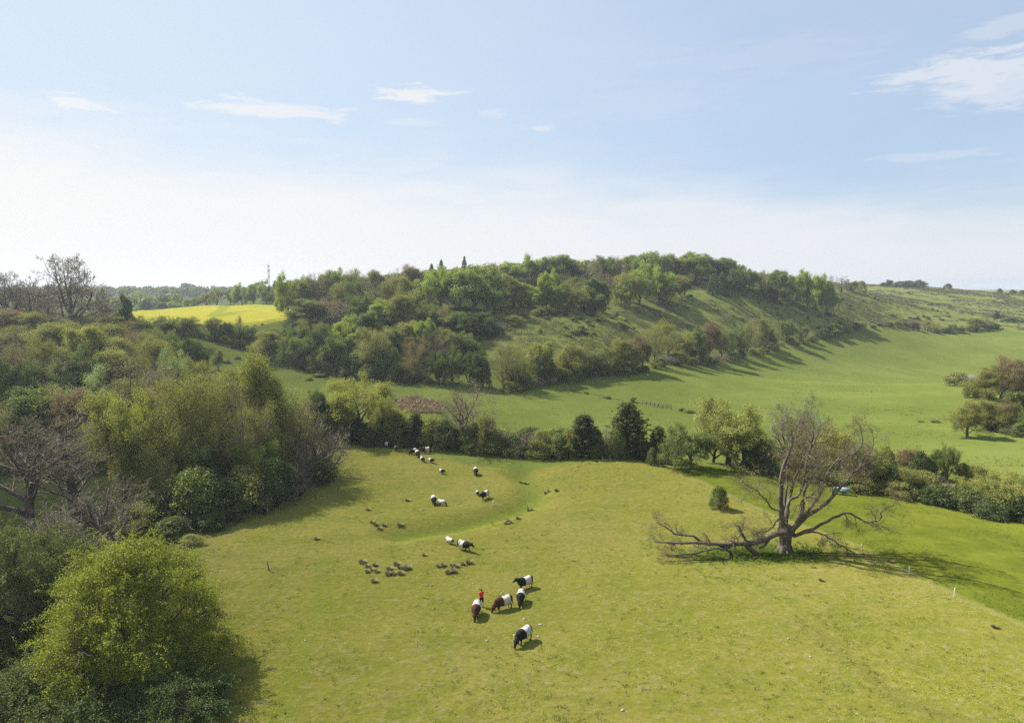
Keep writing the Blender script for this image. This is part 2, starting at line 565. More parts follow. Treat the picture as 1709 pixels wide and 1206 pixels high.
fq = np.array([0, 1, NA + 1, NA])
ii = (np.arange(NR - 1)[:, None] * NA + np.arange(NA - 1)[None]).ravel()
Q = ii[:, None] + fq[None]
fp, fh, fg = attrs['pasture'][Q].mean(1), attrs['hill'][Q].mean(1), attrs['green'][Q].mean(1)
cls = np.where(fp > 0, 1, np.where(fg > 0, 2, np.where(fh > 0, 3, 0)))
GV = np.stack([gx, gy, gz], 1)
for k, nm in enumerate(('ground', 'pasture', 'grass_field', 'hillside')):
    q = Q[cls == k]
    used, inv = np.unique(q, return_inverse=True)
    me = mesh_np(nm, GV[used], inv.reshape(q.shape), {a: v[used] for a, v in attrs.items()}, True)
    tag(link(nm, me, M['ground']), kind='structure')

# ------------------------------------------------------------------ mesh building helpers


class MB:
    def __init__(self):
        self.V, self.F, self.n = [], {}, 0

    def add(self, V, F):
        V = np.asarray(V, float)
        F = np.asarray(F)
        self.F.setdefault(F.shape[1], []).append(F + self.n)
        self.V.append(V)
        self.n += len(V)

    def box(self, c, s, rz=0.0, taper=1.0):
        x, y, z = np.array(s) / 2
        V = np.array([(-x, -y, -z), (x, -y, -z), (x, y, -z), (-x, y, -z), (-x * taper, -y * taper, z), (x * taper, -y * taper, z), (x * taper, y * taper, z), (-x * taper, y * taper, z)])
        c_, s_ = math.cos(rz), math.sin(rz)
        V = V @ np.array([[c_, s_, 0], [-s_, c_, 0], [0, 0, 1]]) + np.array(c)
        self.add(V, [(0, 3, 2, 1), (4, 5, 6, 7), (0, 1, 5, 4), (1, 2, 6, 5), (2, 3, 7, 6), (3, 0, 4, 7)])

    def tubes(self, polys, sides):
        """polys: list of (pts Nx3, radii N); batched by length"""
        by = {}
        for p, r in polys:
            by.setdefault(len(p), []).append((p, r))
        for N, L in by.items():
            P = np.array([p for p, _ in L])
            r = np.array([q for _, q in L])
            T = np.gradient(P, axis=1)
            T /= np.linalg.norm(T, axis=2, keepdims=True) + 1e-9
            mean = P[:, -1] - P[:, 0]
            ref = np.where((np.abs(mean[:, 2]) > .8 * np.linalg.norm(mean, axis=1))[:, None], np.array([[1., 0, 0]]), np.array([[0, 0, 1.]]))
            U = np.cross(T, ref[:, None])
            U /= np.linalg.norm(U, axis=2, keepdims=True) + 1e-9
            Wv = np.cross(T, U)
            a = np.arange(sides) / sides * 2 * math.pi
            V = P[:, :, None] + r[:, :, None, None] * (np.cos(a)[None, None, :, None] * U[:, :, None] + np.sin(a)[None, None, :, None] * Wv[:, :, None])
            B = len(L)
            base = (np.arange(B) * N * sides)[:, None, None]
            i = np.arange(N - 1)[None, :, None] * sides
            j = np.arange(sides)[None, None, :]
            j2 = (j + 1) % sides
            F = np.stack([base + i + j, base + i + j2, base + i + sides + j2, base + i + sides + j], -1).reshape(-1, 4)
            self.add(V.reshape(-1, 3), F)
            if sides > 3:
                cap = (base[:, 0] + (N - 1) * sides + np.arange(sides)[None]) + self.n - B * N * sides
                self.F.setdefault(sides, []).append(cap)

    def ellipsoid(self, c, r, rot=None, nu=14, nv=9):
        V = [(0, 0, 1)]
        for i in range(1, nv):
            t = math.pi * i / nv
            for j in range(nu):
                p = 2 * math.pi * j / nu
                V.append((math.sin(t) * math.cos(p), math.sin(t) * math.sin(p), math.cos(t)))
        V.append((0, 0, -1))
        V = np.array(V) * np.array(r)
        if rot is not None:
            V = V @ rot.T
        V = V + np.array(c)
        T = [(0, 1 + j, 1 + (j + 1) % nu) for j in range(nu)]
        L = len(V) - 1
        o = 1 + (nv - 2) * nu
        T += [(L, o + (j + 1) % nu, o + j) for j in range(nu)]
        q = [(1 + i * nu + j, 1 + (i + 1) * nu + j, 1 + (i + 1) * nu + (j + 1) % nu, 1 + i * nu + (j + 1) % nu) for i in range(nv - 2) for j in range(nu)]
        n0 = self.n
        self.add(V, q)
        self.F.setdefault(3, []).append(np.array(T) + n0)

    def capsule(self, p0, p1, r0, r1, n=10):
        """closed tapered limb between two points"""
        p0, p1 = np.array(p0, float), np.array(p1, float)
        d = p1 - p0
        L = np.linalg.norm(d)
        d = d / L
        ref = np.array([1., 0, 0]) if abs(d[2]) > .8 else np.array([0, 0, 1.])
        u = np.cross(d, ref)
        u /= np.linalg.norm(u)
        w = np.cross(d, u)
        st = [(-.95, .3), (-.7, .72), (0, 1)]
        rings = [(p0 + d * r0 * a, r0 * b) for a, b in st] + [(p1 - d * r1 * a, r1 * b) for a, b in st[::-1]]
        V, k = [], len(rings)
        for c, r in rings:
            for j in range(n):
                a = 2 * math.pi * j / n
                V.append(c + r * (math.cos(a) * u + math.sin(a) * w))
        q = [(i * n + j, i * n + (j + 1) % n, (i + 1) * n + (j + 1) % n, (i + 1) * n + j) for i in range(k - 1) for j in range(n)]
        n0 = self.n
        self.add(V, q)
        self.F.setdefault(n, []).append(np.array([list(range(n))[::-1], list(range((k - 1) * n, k * n))]) + n0)

    def chain(self, pts, n=10):
        for (a, ra), (b, rb) in zip(pts[:-1], pts[1:]):
            self.capsule(a, b, ra, rb, n)

    def mesh(self, name, smooth=False):
        return mesh_np(name, np.concatenate(self.V), [np.concatenate(f) for f in self.F.values()], None, smooth)


def remesh(mb, name, voxel, smooth=4):
    """one continuous skin round the overlapping closed shapes in mb"""
    me = mb.mesh('shape')
    o = bpy.data.objects.new('shape', me)
    C.objects.link(o)
    md = o.modifiers.new('r', 'REMESH')
    md.mode = 'VOXEL'
    md.voxel_size = voxel
    md.use_smooth_shade = True
    if smooth:
        s = o.modifiers.new('s', 'SMOOTH')
        s.factor = .5
        s.iterations = smooth
    bpy.context.view_layer.update()
    dg = bpy.context.evaluated_depsgraph_get()
    out = bpy.data.meshes.new_from_object(o.evaluated_get(dg))
    out.name = name
    bpy.data.objects.remove(o)
    bpy.data.meshes.remove(me)
    return out


def unit(v):
    return v / (np.linalg.norm(v) + 1e-9)


def grow(rng, out, p, d, L, r, lev, S):
    n = S['seg'][lev]
    pts, rad_ = [p], [r]
    step = L / n
    for i in range(n):
        d = unit(d + rng.normal(0, S['jit'][lev], 3) + np.array([0, 0, S['trop'][lev]]))
        p = p + d * step
        pts.append(p)
        rad_.append(max(r * (1 - (1 - S['tap']) * (i + 1) / n), S.get('rmin', .008)))
    out.append((lev, np.array(pts), np.array(rad_)))
    if lev < S['max']:
        k = S['n'][lev]
        a0 = rng.random() * 6.28
        for j in range(k):
            f = S['f0'][lev] + (1 - S['f0'][lev]) * (j + rng.random()) / k
            u = f * n
            i = min(int(u), n - 1)
            pos = pts[i] + (pts[i + 1] - pts[i]) * (u - i)
            t = unit(pts[i + 1] - pts[i])
            rr = rad_[i] + (rad_[i + 1] - rad_[i]) * (u - i)
            an = R(S['ang'][lev]) * (.65 + .7 * rng.random())
            az_ = a0 + j * 2.4 + rng.normal(0, .4)
            e1 = unit(np.cross(t, [0.3, .2, 1.0] if abs(t[2]) < .9 else [1., 0, 0]))
            e2 = np.cross(t, e1)
            cd = unit(t * math.cos(an) + math.sin(an) * (math.cos(az_) * e1 + math.sin(az_) * e2))
            cl_ = L * S['lr'][lev] * (.7 + .55 * rng.random()) * (1.18 - .45 * f)
            grow(rng, out, pos, cd, cl_, max(rr * S['rr'][lev], S.get('rmin', .008)), lev + 1, S)


def leaf_quads(rng, P, size, bias=None, aspect=.62):
    n = len(P)
    N_ = rng.normal(0, 1, (n, 3))
    if bias is not None:
        N_ += bias
    N_ /= np.linalg.norm(N_, axis=1, keepdims=True) + 1e-9
    T = np.cross(N_, rng.normal(0, 1, (n, 3)))
    T /= np.linalg.norm(T, axis=1, keepdims=True) + 1e-9
    B = np.cross(N_, T)
    s = (size * (.65 + .7 * rng.random(n)))[:, None] if np.isscalar(size) else (size * (.65 + .7 * rng.random(n)))[:, None]
    fold = N_ * s * .25
    V = np.stack([P - T * s, P + B * s * aspect + fold, P + T * s, P - B * s * aspect + fold], 1).reshape(-1, 3)
    return V, np.arange(4 * n).reshape(-1, 4)


def split_wood(out, thick_lev, sides=(8, 6, 5, 4, 3, 3)):
    """trunk + limbs in one builder, the fine twigs in another"""
    a, b = MB(), MB()
    for lev in range(6):
        L = [(p, r) for l, p, r in out if l == lev]
        if not L:
            continue
        (a if lev <= thick_lev else b).tubes(L, sides[lev])
    return a, b


def clumps(rng, cen, rc, per, size, up=.35, shell=.55, flat=.8):
    """leaf clumps: leaves sit mostly on the outside of each small clump"""
    n = len(cen)
    d = rng.normal(0, 1, (n, per, 3))
    d /= np.linalg.norm(d, axis=2, keepdims=True)
    rr = shell + (1 - shell) * rng.random((n, per, 1))
    R_ = (rc * (.6 + .8 * rng.random(n)))[:, None, None]
    off = d * rr * R_ * np.array([1, 1, flat])
    off += rng.normal(0, .10, off.shape) * R_
    P = (cen[:, None] + off).reshape(-1, 3)
    b = d.reshape(-1, 3) * 1.0 + np.array([0, 0, up])
    return leaf_quads(rng, P, size, b)


SPEC = {
    # spreading broadleaf; lists are per branching level
    'spread': dict(seg=[4, 6, 5, 4, 3, 2], jit=[.05, .16, .20, .22, .22, .2], trop=[.02, .05, .04, .03, .02, 0.], n=[8, 6, 5, 5, 3], f0=[.22, .22, .2, .2, .2],
                   ang=[50, 48, 46, 44, 40], lr=[1.25, .55, .55, .55, .55], rr=[.58, .55, .55, .55, .6], tap=.35, max=4),
    'upright': dict(seg=[7, 5, 4, 4, 3, 2], jit=[.05, .12, .16, .2, .2, .2], trop=[.03, .10, .08, .05, .03, 0.], n=[16, 6, 5, 4, 3], f0=[.10, .25, .25, .2, .2],
                    ang=[44, 40, 42, 42, 40], lr=[.44, .52, .55, .55, .55], rr=[.42, .55, .55, .6, .6], tap=.22, max=4),
    'bushy': dict(seg=[3, 5, 4, 3, 2, 2], jit=[.08, .2, .22, .22, .2, .2], trop=[.0, .06, .03, .0, 0., 0.], n=[9, 6, 5, 4, 3], f0=[.1, .2, .2, .2, .2],
                  ang=[48, 46, 48, 46, 40], lr=[1.9, .55, .55, .55, .5], rr=[.55, .55, .55, .6, .6], tap=.4, max=3),
}


def skel(seed, kind, H, r0=None, lean=0., **over):
    S = dict(SPEC[kind])
    S.update(over)
    rng = np.random.default_rng(seed)
    out = []
    tl = {'spread': .36, 'upright': .86, 'bushy': .22}[kind] * 10
    d = unit(np.array([lean, 0, 1.0]))
    grow(rng, out, np.array([0., 0, -.35]), d, tl, (r0 or .34), 0, S)
    # scale to the wanted height
    top = max(p[:, 2].max() for _, p, _ in out)
    k = H / top
    out = [(l, p * k, np.maximum(r * k, S.get('rmin', .008))) for l, p, r in out]
    return rng, out


def ends(out, lev, fr=(1.0,)):
    L = []
    for l, p, r in out:
        if l == lev:
            for f in fr:
                u = f * (len(p) - 1)
                i = min(int(u), len(p) - 2)
                L.append(p[i] + (p[i + 1] - p[i]) * (u - i))
    return np.array(L)


def width_of(V):
    q = np.percentile(np.abs(V[:, :2]), 97)
    return 2 * q


PROTO = {}      # kind -> list of dict(parts=[(name, mesh)], H, Wd)


def proto(kind, parts, H, Wd):
    PROTO.setdefault(kind, []).append(dict(parts=parts, H=H, W=Wd))


def finish(kind, seed, wood, twigs, leaves, mats, H, names=('trunk', 'crown')):
    """trunk mesh and crown mesh (crown = twigs + leaves, two material slots)"""
    parts = []
    me = wood.mesh('trunk', True)
    me.materials.append(mats[0])
    parts.append((names[0], me))
    V, F, mi = [], [], []
    n = 0
    Fk = {}
    order = []
    if twigs is not None and twigs.V:
        tv = np.concatenate(twigs.V)
        V.append(tv)
        for f in twigs.F.values():
            ff = np.concatenate(f)
            order.append((ff, 0))
        n += len(tv)
    if leaves is not None:
        for lv, lf in leaves:
            V.append(lv)
            order.append((lf + n, 1 if (twigs is not None and twigs.V) else 0))
            n += len(lv)
    VV = np.concatenate(V)
    me = mesh_np('crown', VV, [f for f, _ in order])
    if twigs is not None and twigs.V:
        me.materials.append(mats[1])
    if leaves is not None:
        me.materials.append(mats[2])
    idx = np.concatenate([np.full(len(f), k) for f, k in order]).astype(np.int32)
    me.polygons.foreach_set('material_index', idx)
    parts.append((names[1], me))
    proto(kind, parts, H, width_of(VV))


def make_leafy(kind, seed, form, leaf, H=12., rc=1.0, per=60, size=.20, twig='twig', bark='bark', lev=3, fr=(.55, 1.0), **over):
    rng, out = skel(seed, form, H, max=lev, **over)
    w, t = split_wood(out, 1)
    cen = ends(out, lev, fr)
    lv = [clumps(rng, cen, rc, per, size)]
    finish(kind, seed, w, t, lv, (M[bark], M[twig], M[leaf]), H)


def make_bud(kind, seed, form, leaf, H=12., per=9, size=.10, spread=.35, twig='twigo', bark='bark', lev=4, **over):
    rng, out = skel(seed, form, H, max=lev, **over)
    w, t = split_wood(out, 1)
    cen = ends(out, lev, (.4, .7, 1.0))
    lv = None
    if per:
        P = np.repeat(cen, per, 0) + rng.normal(0, spread, (len(cen) * per, 3))
        lv = [leaf_quads(rng, P, size)]
    finish(kind, seed, w, t, lv, (M[bark], M[twig], M[leaf] if lv else None), H)


def make_bush(kind, seed, leaf, H=4., wd=5., n=95, per=110, rc=.62, size=.085, twig='twig', skirt=True):
    """leaf clumps over an uneven dome carried by several stems"""
    rng, out = skel(seed, 'bushy', H * .9, max=2)
    w, t = split_wood(out, 1)
    u = rng.random(n)
    th = rng.random(n) * 2 * math.pi
    z = u ** .8
    lump = 1 + .22 * np.sin(th * 3 + seed) + .13 * np.sin(th * 5 + seed * 2)
    rr = np.sqrt(np.maximum(0, 1 - z ** 2.2)) * lump * (.55 + .45 * rng.random(n) ** .5)
    cen = np.stack([rr * np.cos(th) * (wd / 2 - rc * .6), rr * np.sin(th) * (wd / 2 - rc * .6), .25 + z * (H - .25 - rc * .6)], 1)
    lv = [clumps(rng, cen, rc, per, size)]
    finish(kind, seed, w, t, lv, (M['bark'], M[twig], M[leaf]), H, ('stem', 'foliage'))


def make_conifer(kind, seed, H=10., wd=4.6, leaf='needle', lift=0., fuzz=1., pw=.66):
    rng = np.random.default_rng(seed)
    mb = MB()
    mb.tubes([(np.array([(0, 0, -.3), (0.02, 0, H * .4), (0, .03, H * .97)]), np.array([.2, .13, .02]))], 7)
    P, tw = [], []
    nz = 26
    for i in range(nz):
        f = i / (nz - 1)
        z = H * (.06 + .92 * f)
        L = (wd / 2) * (1 - f) ** pw * (.75 + .4 * rng.random()) + .12
        k = 9 if f < .7 else 6
        for j in range(k):
            a = 2 * math.pi * (j + rng.random() * .7) / k + i
            l = L * (.65 + .5 * rng.random())
            d = np.array([math.cos(a), math.sin(a), -.28 + lift + .45 * f])
            e = np.array([0, 0, z]) + d * l
            tw.append((np.array([(0, 0, z), (0, 0, z) + d * l * .5, e]), np.array([.03, .02, .008])))
            m_ = int(26 * (.4 + l))
            s = rng.random(m_) ** .7
            q = np.array([0, 0, z]) + d * l * s[:, None] + rng.normal(0, .17 * fuzz, (m_, 3)) * (1.2 - s)[:, None]
            q[:, 2] -= .12 * s
            P.append(q)
    t = MB()
    t.tubes(tw, 3)
    lv = [leaf_quads(rng, np.concatenate(P), .17, None, .4)]
    finish(kind, seed, mb, t, lv, (M['bark'], M['twig'], M[leaf]), H)


def make_scrub(kind, seed, leaf, H=2., wd=2.6, n=950, size=.13):
    rng = np.random.default_rng(seed)
    k = 16
    th = rng.random(k) * 6.28
    rr = rng.random(k) ** .6 * wd * .36
    cen = np.stack([rr * np.cos(th), rr * np.sin(th), H * (.25 + .55 * rng.random(k) * (1 - rr / wd))], 1)
    V, F = clumps(rng, cen, H * .26, n // k, size)
    me = mesh_np('scrub', V, F)
    me.materials.append(M[leaf])
    proto(kind, [('', me)], H, wd)


# --- prototypes
for i, s in enumerate((11, 12, 13)):
    make_leafy('beech', s, 'spread', 'beech', rc=1.15, per=95, size=.15, lev=3)
    make_leafy('fresh', s + 10, 'spread', 'fresh', rc=1.05, per=90, size=.145, lev=3)
for s in (31, 32, 33):
    make_leafy('maple', s, 'upright', 'yellow', rc=.72, per=44, size=.092, lev=3, fr=(.5, 1.0))
for s in (41, 42, 43):
    make_leafy('yellow', s, 'spread', 'yellow', rc=.95, per=85, size=.105, lev=3)
for s in (51, 52, 53, 54):
    make_bud('bud', s, 'upright' if s % 2 else 'spread', 'olive', per=7, size=.078, spread=.36, rmin=.009)
for s in (55, 56, 57):
    make_bud('twiggy', s, 'upright' if s % 2 else 'spread', 'olive', per=4, size=.060, spread=.30, rmin=.0075, lev=5 if s % 2 == 0 else 4, twig='twigo')
for s in (61, 62, 63):
    make_bud('bronze', s, 'spread' if s % 2 else 'upright', 'bronze', per=8, size=.074, spread=.36, twig='twigp', rmin=.009)
for s in (71, 72, 73):
    make_bud('barefar', s, 'spread' if s != 72 else 'upright', 'olive', per=0, lev=5 if s != 72 else 4, rmin=.0125)
    make_bud('bare', s, 'spread' if s != 72 else 'upright', 'olive', per=0, lev=5 if s != 72 else 4, rmin=.0065)
for s in (81, 82):
    make_leafy('willow', s, 'spread', 'willow', rc=.80, per=50, size=.085, lev=3)
for s in (91, 92, 93):
    make_leafy('mid', s, 'upright' if s == 92 else 'spread', 'mid', rc=.95, per=84, size=.115, lev=3)
    make_bush('darkbush', s, 'dark')
    make_bush('midbush', s + 3, 'mid')
    make_bush('olivebush', s + 6, 'olive', per=75, n=85)
for s in (101, 102):
    make_conifer('conifer', s)
    make_conifer('cypress', s + 50, leaf='cypress', lift=.75, fuzz=1.9, pw=.52)
for s in (111, 112):
    make_leafy('dark', s, 'spread', 'dark', rc=1.1, per=95, size=.13, lev=3)
for s in (121, 122, 123):
    make_scrub('scrub', s, 'dark')
    make_scrub('scrubm', s + 4, 'mid')
# twiggy leafless bush
for s in (131, 132):
    rng, out = skel(s, 'bushy', 4., max=5, rmin=.005, n=[9, 6, 5, 4, 2], trop=[0, .12, .10, .06, .03, 0])
    w, t = split_wood(out, 1)
    finish('twigbush', s, w, t, None, (M['bark'], M['twig'], None), 4., ('stem', 'twigs'))

NAMES = dict(beech='leafy_tree', fresh='leafy_tree', maple='leafy_tree', yellow='leafy_tree', bud='budding_tree', bronze='budding_tree', bare='bare_tree', barefar='bare_tree',
             willow='leafy_tree', mid='leafy_tree', darkbush='bush', midbush='bush', olivebush='bush', conifer='conifer_tree', cypress='conifer_tree', twiggy='budding_tree', dark='leafy_tree',
             scrub='scrub_bush', scrubm='scrub_bush', twigbush='twiggy_bush')
LOOK = dict(beech='round crowned green beech', fresh='bright fresh green tree', maple='open yellow green tree', yellow='yellow green tree',
            bud='olive budding tree', bronze='reddish budding tree', bare='leafless grey tree', barefar='leafless grey tree', willow='pale grey green tree', mid='mid green tree',
            darkbush='dark bush', midbush='green bush', olivebush='olive bush', conifer='dark pointed conifer', cypress='soft green conifer', twiggy='brown twiggy tree', dark='dark evergreen tree', twigbush='twiggy bush',
            scrub='small dark scrub bush', scrubm='small green scrub bush')
_cnt = {}


def place(kind, loc, H, label, group=None, wpx=None, wm=None, variant=None, rz=None):
    L = PROTO[kind]
    i = _cnt.get(kind, 0)
    _cnt[kind] = i + 1
    p = L[(variant if variant is not None else i) % len(L)]
    s = H / p['H']
    sx = s if wm is None else wm / p['W']
    sx = min(max(sx, s * .45), s * 2.6)
    rz = random.uniform(0, 6.28) if rz is None else rz
    cat = 'bush' if 'bush' in NAMES[kind] else 'tree'
    loc = (loc[0], loc[1], loc[2] - .06)
    if p['parts'][0][0] == '':
        o = link(NAMES[kind], p['parts'][0][1], None, None, tuple(map(float, loc)))
        o.rotation_euler = (0, 0, rz)
        o.scale = (sx, sx, s)
        return tag(o, label, cat, group)
    e = empty(NAMES[kind], loc, label, cat, group, rz, (sx, sx * random.uniform(.88, 1.12), s))
    e.rotation_euler = (random.gauss(0, .035), random.gauss(0, .035), rz)
    for nm, me in p['parts']:
        link(nm, me, None, e)
    return e


def tree(kind, px, Y, top, label, group=None, wpx=None, variant=None, rz=None, hmin=1.2, hmax=26):
    """a tree rooted at depth Y whose top reaches row `top`"""
    b = at(px, Y)
    H = min(max(CAM_Z + slope_of(top) * Y - b[2], hmin), hmax)
    wm = None if wpx is None else wpx / FPX * (Y * CP - (b[2] - CAM_Z) * SP)
    return place(kind, b, H, label, group, None, wm, variant, rz)


ORD = ['first', 'second', 'third', 'fourth', 'fifth', 'sixth', 'seventh', 'eighth', 'ninth', 'tenth', 'eleventh', 'twelfth', 'thirteenth', 'fourteenth',
       'fifteenth', 'sixteenth', 'seventeenth', 'eighteenth', 'nineteenth', 'twentieth', 'twenty-first', 'twenty-second', 'twenty-third', 'twenty-fourth']


def row(where, group, items, Y0, Y1, wpx=None, jitter=3.0):
    """a row of trees from left to right: items (px, top row, kind[, width])"""
    items = sorted(items)
    a, b = items[0][0], items[-1][0]
    for i, it in enumerate(items):
        px, top, kind = it[:3]
        Y = Y0 + (Y1 - Y0) * (px - a) / max(b - a, 1) + random.uniform(-jitter, jitter)
        tree(kind, px, Y, top, '%s, %s from left %s' % (LOOK[kind], ORD[i], where), group, it[3] if len(it) > 3 else wpx)


# ------------------------------------------------------------------ trees and bushes, from the front to the back
# --- bushes at the lower left corner: large, close, so built finely
def near_bush(seed, leaf, px, Y, top, wm, label, n=330, per=200, rc=.85, size=.058, sprays=260):
    b = at(px, Y)
    H = CAM_Z + slope_of(top) * Y - b[2]
    rng, out = skel(seed, 'bushy', H * .92, max=3)
    k = wm * .42 / max(np.percentile(np.abs(np.concatenate([p for _, p, _ in out])[:, :2]), 96), .1)
    out = [(l, p * np.array([k, k, 1]), r) for l, p, r in out]
    w, t = split_wood(out, 1)
    u = rng.random(n) ** .75
    th = rng.random(n) * 2 * math.pi
    lump = 1 + .13 * np.sin(th * 3 + seed) + .15 * np.sin(th * 6 + seed * 2 + 3 * u) + .13 * np.sin(th * 4 + 11 * u)
    rr = np.sqrt(np.maximum(0, 1 - u ** 3.2)) * lump * (.45 + .55 * rng.random(n) ** .35)
    zz = .3 + u * (H - .3 - rc * .5) * (1 - .16 * (.5 + .5 * np.sin(th * 4 + seed)) * (rr > .35))
    cen = np.stack([rr * np.cos(th) * (wm / 2 - rc * .5), rr * np.sin(th) * (wm / 2 - rc * .5), zz], 1)
    lv = [clumps(rng, cen, rc, per, size, up=.5, shell=.45, flat=.62)]
    # arching leafy sprays that break up the outline
    c2 = cen[rng.integers(0, n, sprays)]
    dv = c2 * np.array([1, 1, .55]) - np.array([0, 0, H * .12])
    dv /= np.linalg.norm(dv, axis=1, keepdims=True)
    dv += rng.normal(0, .35, dv.shape)
    s = rng.random((sprays, 46, 1))
    L = (1.0 + .9 * rng.random(sprays))[:, None, None]
    P = c2[:, None] + dv[:, None] * (s * L + rc * .5) + np.array([0, 0, -1.0]) * (s ** 2) * L * .42 + rng.normal(0, .085, (sprays, 46, 3))
    lv.append(leaf_quads(rng, P.reshape(-1, 3), size, np.array([0, 0, .6])))
    e = empty('bush', (b[0], b[1], b[2] - .1), label, 'bush', 'bushes in the lower left corner')
    me = w.mesh('stem', True)
    link('stem', me, M['bark'], e)
    V, F, i, nn = [], [], [], 0
    tv = np.concatenate(t.V)
    V.append(tv)
    for f in t.F.values():
        f = np.concatenate(f)
        F.append(f)
        i.append(np.zeros(len(f)))
    nn = len(tv)
    for a, f in lv:
        V.append(a)
        F.append(f + nn)
        i.append(np.ones(len(f)))
        nn += len(a)
    me = mesh_np('foliage', np.concatenate(V), F)
    me.materials.append(M['twig'])
    me.materials.append(M[leaf])
    me.polygons.foreach_set('material_index', np.concatenate(i).astype(np.int32))
    link('foliage', me, None, e)


near_bush(201, 'bush', 228, 50.5, 906, 12.4, 'biggest bright yellow green bush casting its shadow on the pasture, lower left', n=700, per=240, sprays=520)
near_bush(202, 'midl', 30, 56.0, 882, 10.5, 'tall dull green bush against the left picture edge, left of the biggest bright bush', n=420, per=200)
near_bush(203, 'midl', 112, 60.5, 898, 7.4, 'dull rounded bush wedged between the tall left bush and the biggest bright bush', n=190)
near_bush(204, 'midl', 44, 46.0, 1112, 6.2, 'low dull green bush in the bottom left corner below the tall dull bush', n=170)
near_bush(205, 'dark', 290, 44.5, 1128, 7.5, 'low dark bramble bush in the shade at the foot of the biggest bright bush', n=150, rc=.7, sprays=160)
near_bush(206, 'dark', 130, 43.0, 1165, 7.0, 'dark bramble bush at the bottom edge between the low corner bush and the shaded bramble', n=140, rc=.7, sprays=120)

# --- the wood on the left, front edge first
G = 'trees at the front of the left wood'
tree('bare', 50, 82, 650, 'large leafless tree with dark crooked limbs at the left picture edge', G, 235, 0, 1.0)
tree('bare', 132, 88, 664, 'smaller leafless tree beside the large crooked one at the left picture edge', G, 150, 1)
tree('twigbush', 172, 75, 782, 'wide grey thicket of fine leafless twigs above the biggest bright bush', 'twiggy bushes', 190, 0)
tree('twigbush', 95, 74, 830, 'grey twiggy thicket at the left, behind the dull green bushes', 'twiggy bushes', 150, 1)
tree('yellow', 208, 93, 652, 'yellow leaved tree between the leafless trees and the brown budding trees', G, 104, 0)
tree('twiggy', 292, 91, 622, 'brown budding tree just right of the yellow leaved tree', G, 120, 0)
tree('twiggy', 350, 93, 628, 'brown budding tree, second to the right of the yellow leaved tree', G, 112, 1)
tree('bare', 400, 95, 634, 'leafless grey tree, third to the right of the yellow leaved tree', G, 105, 2)
tree('bronze', 318, 101, 613, 'reddish budding tree rising behind the brown ones of the left wood edge', G, 110)
tree('bud', 446, 106, 586, 'upright olive tree near the right end of the left wood', G, 88, 0)
tree('twiggy', 462, 99, 668, 'small brown budding tree beneath the upright olive tree', G, 84, 3)
tree('bare', 508, 103, 660, 'grey leafless tree leaning over the pasture at the end of the left wood', G, 125, 2, 2.0)
tree('twiggy', 500, 109, 668, 'sparse brown tree behind the leaning leafless tree', G, 70, 0)
tree('twigbush', 540, 110, 700, 'grey leafless thicket under the leaning leafless tree', 'twiggy bushes', 95, 0)
tree('twiggy', 245, 99, 640, 'brown budding tree half behind the yellow leaved tree', G, 100, 3)
tree('twiggy', 265, 89, 735, 'brown twiggy tree low in the left wood edge, left of the dark evergreen', G, 80, 1)
tree('mid', 420, 94, 722, 'mid green tree low in the left wood edge, below the upright olive tree', G, 80, 0)
tree('twiggy', 372, 108, 622, 'brown budding tree in the gap behind the second and third ones', G, 90, 3)
tree('twiggy', 425, 112, 632, 'brown budding tree directly left of the upright olive tree', G, 80, 1)
tree('dark', 340, 90, 740, 'dark evergreen low in the middle of the left wood edge', G, 70, 1)
for px, Y, top, w, kind, lab in ((276, 85, 812, 80, 'darkbush', 'dark bush in deep shade at the left end of the wood foot'), (325, 86, 780, 90, 'midbush', 'green bush at the wood foot below the reddish budding tree'),
                                 (372, 87, 796, 80, 'darkbush', 'dark bush in the middle of the shaded wood foot'), (412, 90, 775, 80, 'olivebush', 'olive bush at the wood foot below the low mid green tree'),
                                 (458, 93, 765, 80, 'darkbush', 'dark bush at the wood foot left of the leaning leafless tree'), (500, 98, 752, 74, 'twigbush', 'bramble heap with brown twigs under the leaning leafless tree'),
                                 (530, 105, 762, 60, 'darkbush', 'dark bush at the right tip of the wood foot'), (232, 82, 838, 70, 'olivebush', 'olive bush between the grey thicket and the shaded wood foot'),
                                 (352, 83, 850, 60, 'darkbush', 'low dark bramble at the wood foot, jutting into the shade'), (290, 80, 862, 60, 'darkbush', 'low dark bramble at the wood foot above the biggest bright bush'),
                                 (318, 77, 890, 34, 'olivebush', 'small olive shrub alone at the edge of the shade')):
    tree(kind, px, Y, top, lab, 'bushes along the foot of the left wood', w)
row('in the second row of the left wood', 'second row of the left wood', [(8, 668, 'bud', 120), (45, 650, 'mid', 100), (80, 642, 'twiggy', 110), (112, 645, 'bronze', 100), (165, 612, 'willow', 115), (205, 628, 'twiggy', 90), (240, 586, 'bare', 120),
    (275, 605, 'bare', 100), (318, 606, 'twiggy', 90), (352, 608, 'bare', 95), (395, 615, 'bud', 90)], 112, 124)
row('in the third row of the left wood', 'third row of the left wood', [(5, 606, 'bud', 100), (40, 598, 'dark', 100), (72, 606, 'mid', 90), (108, 590, 'bare', 95), (140, 598, 'dark', 80), (182, 582, 'bud', 95), (225, 578, 'bare', 90), (262, 576, 'bud', 80), (292, 580, 'willow', 66), (330, 598, 'bud', 60)], 132, 146)
row('in the fourth row of the left wood', 'fourth row of the left wood', [(-5, 572, 'bronze', 100), (35, 566, 'bare', 100), (75, 560, 'bud', 95), (118, 570, 'mid', 90), (158, 545, 'maple', 85), (196, 562, 'bud', 90), (235, 562, 'bud', 80), (270, 562, 'bud', 66), (318, 566, 'dark', 40), (298, 572, 'mid', 46)], 150, 168)
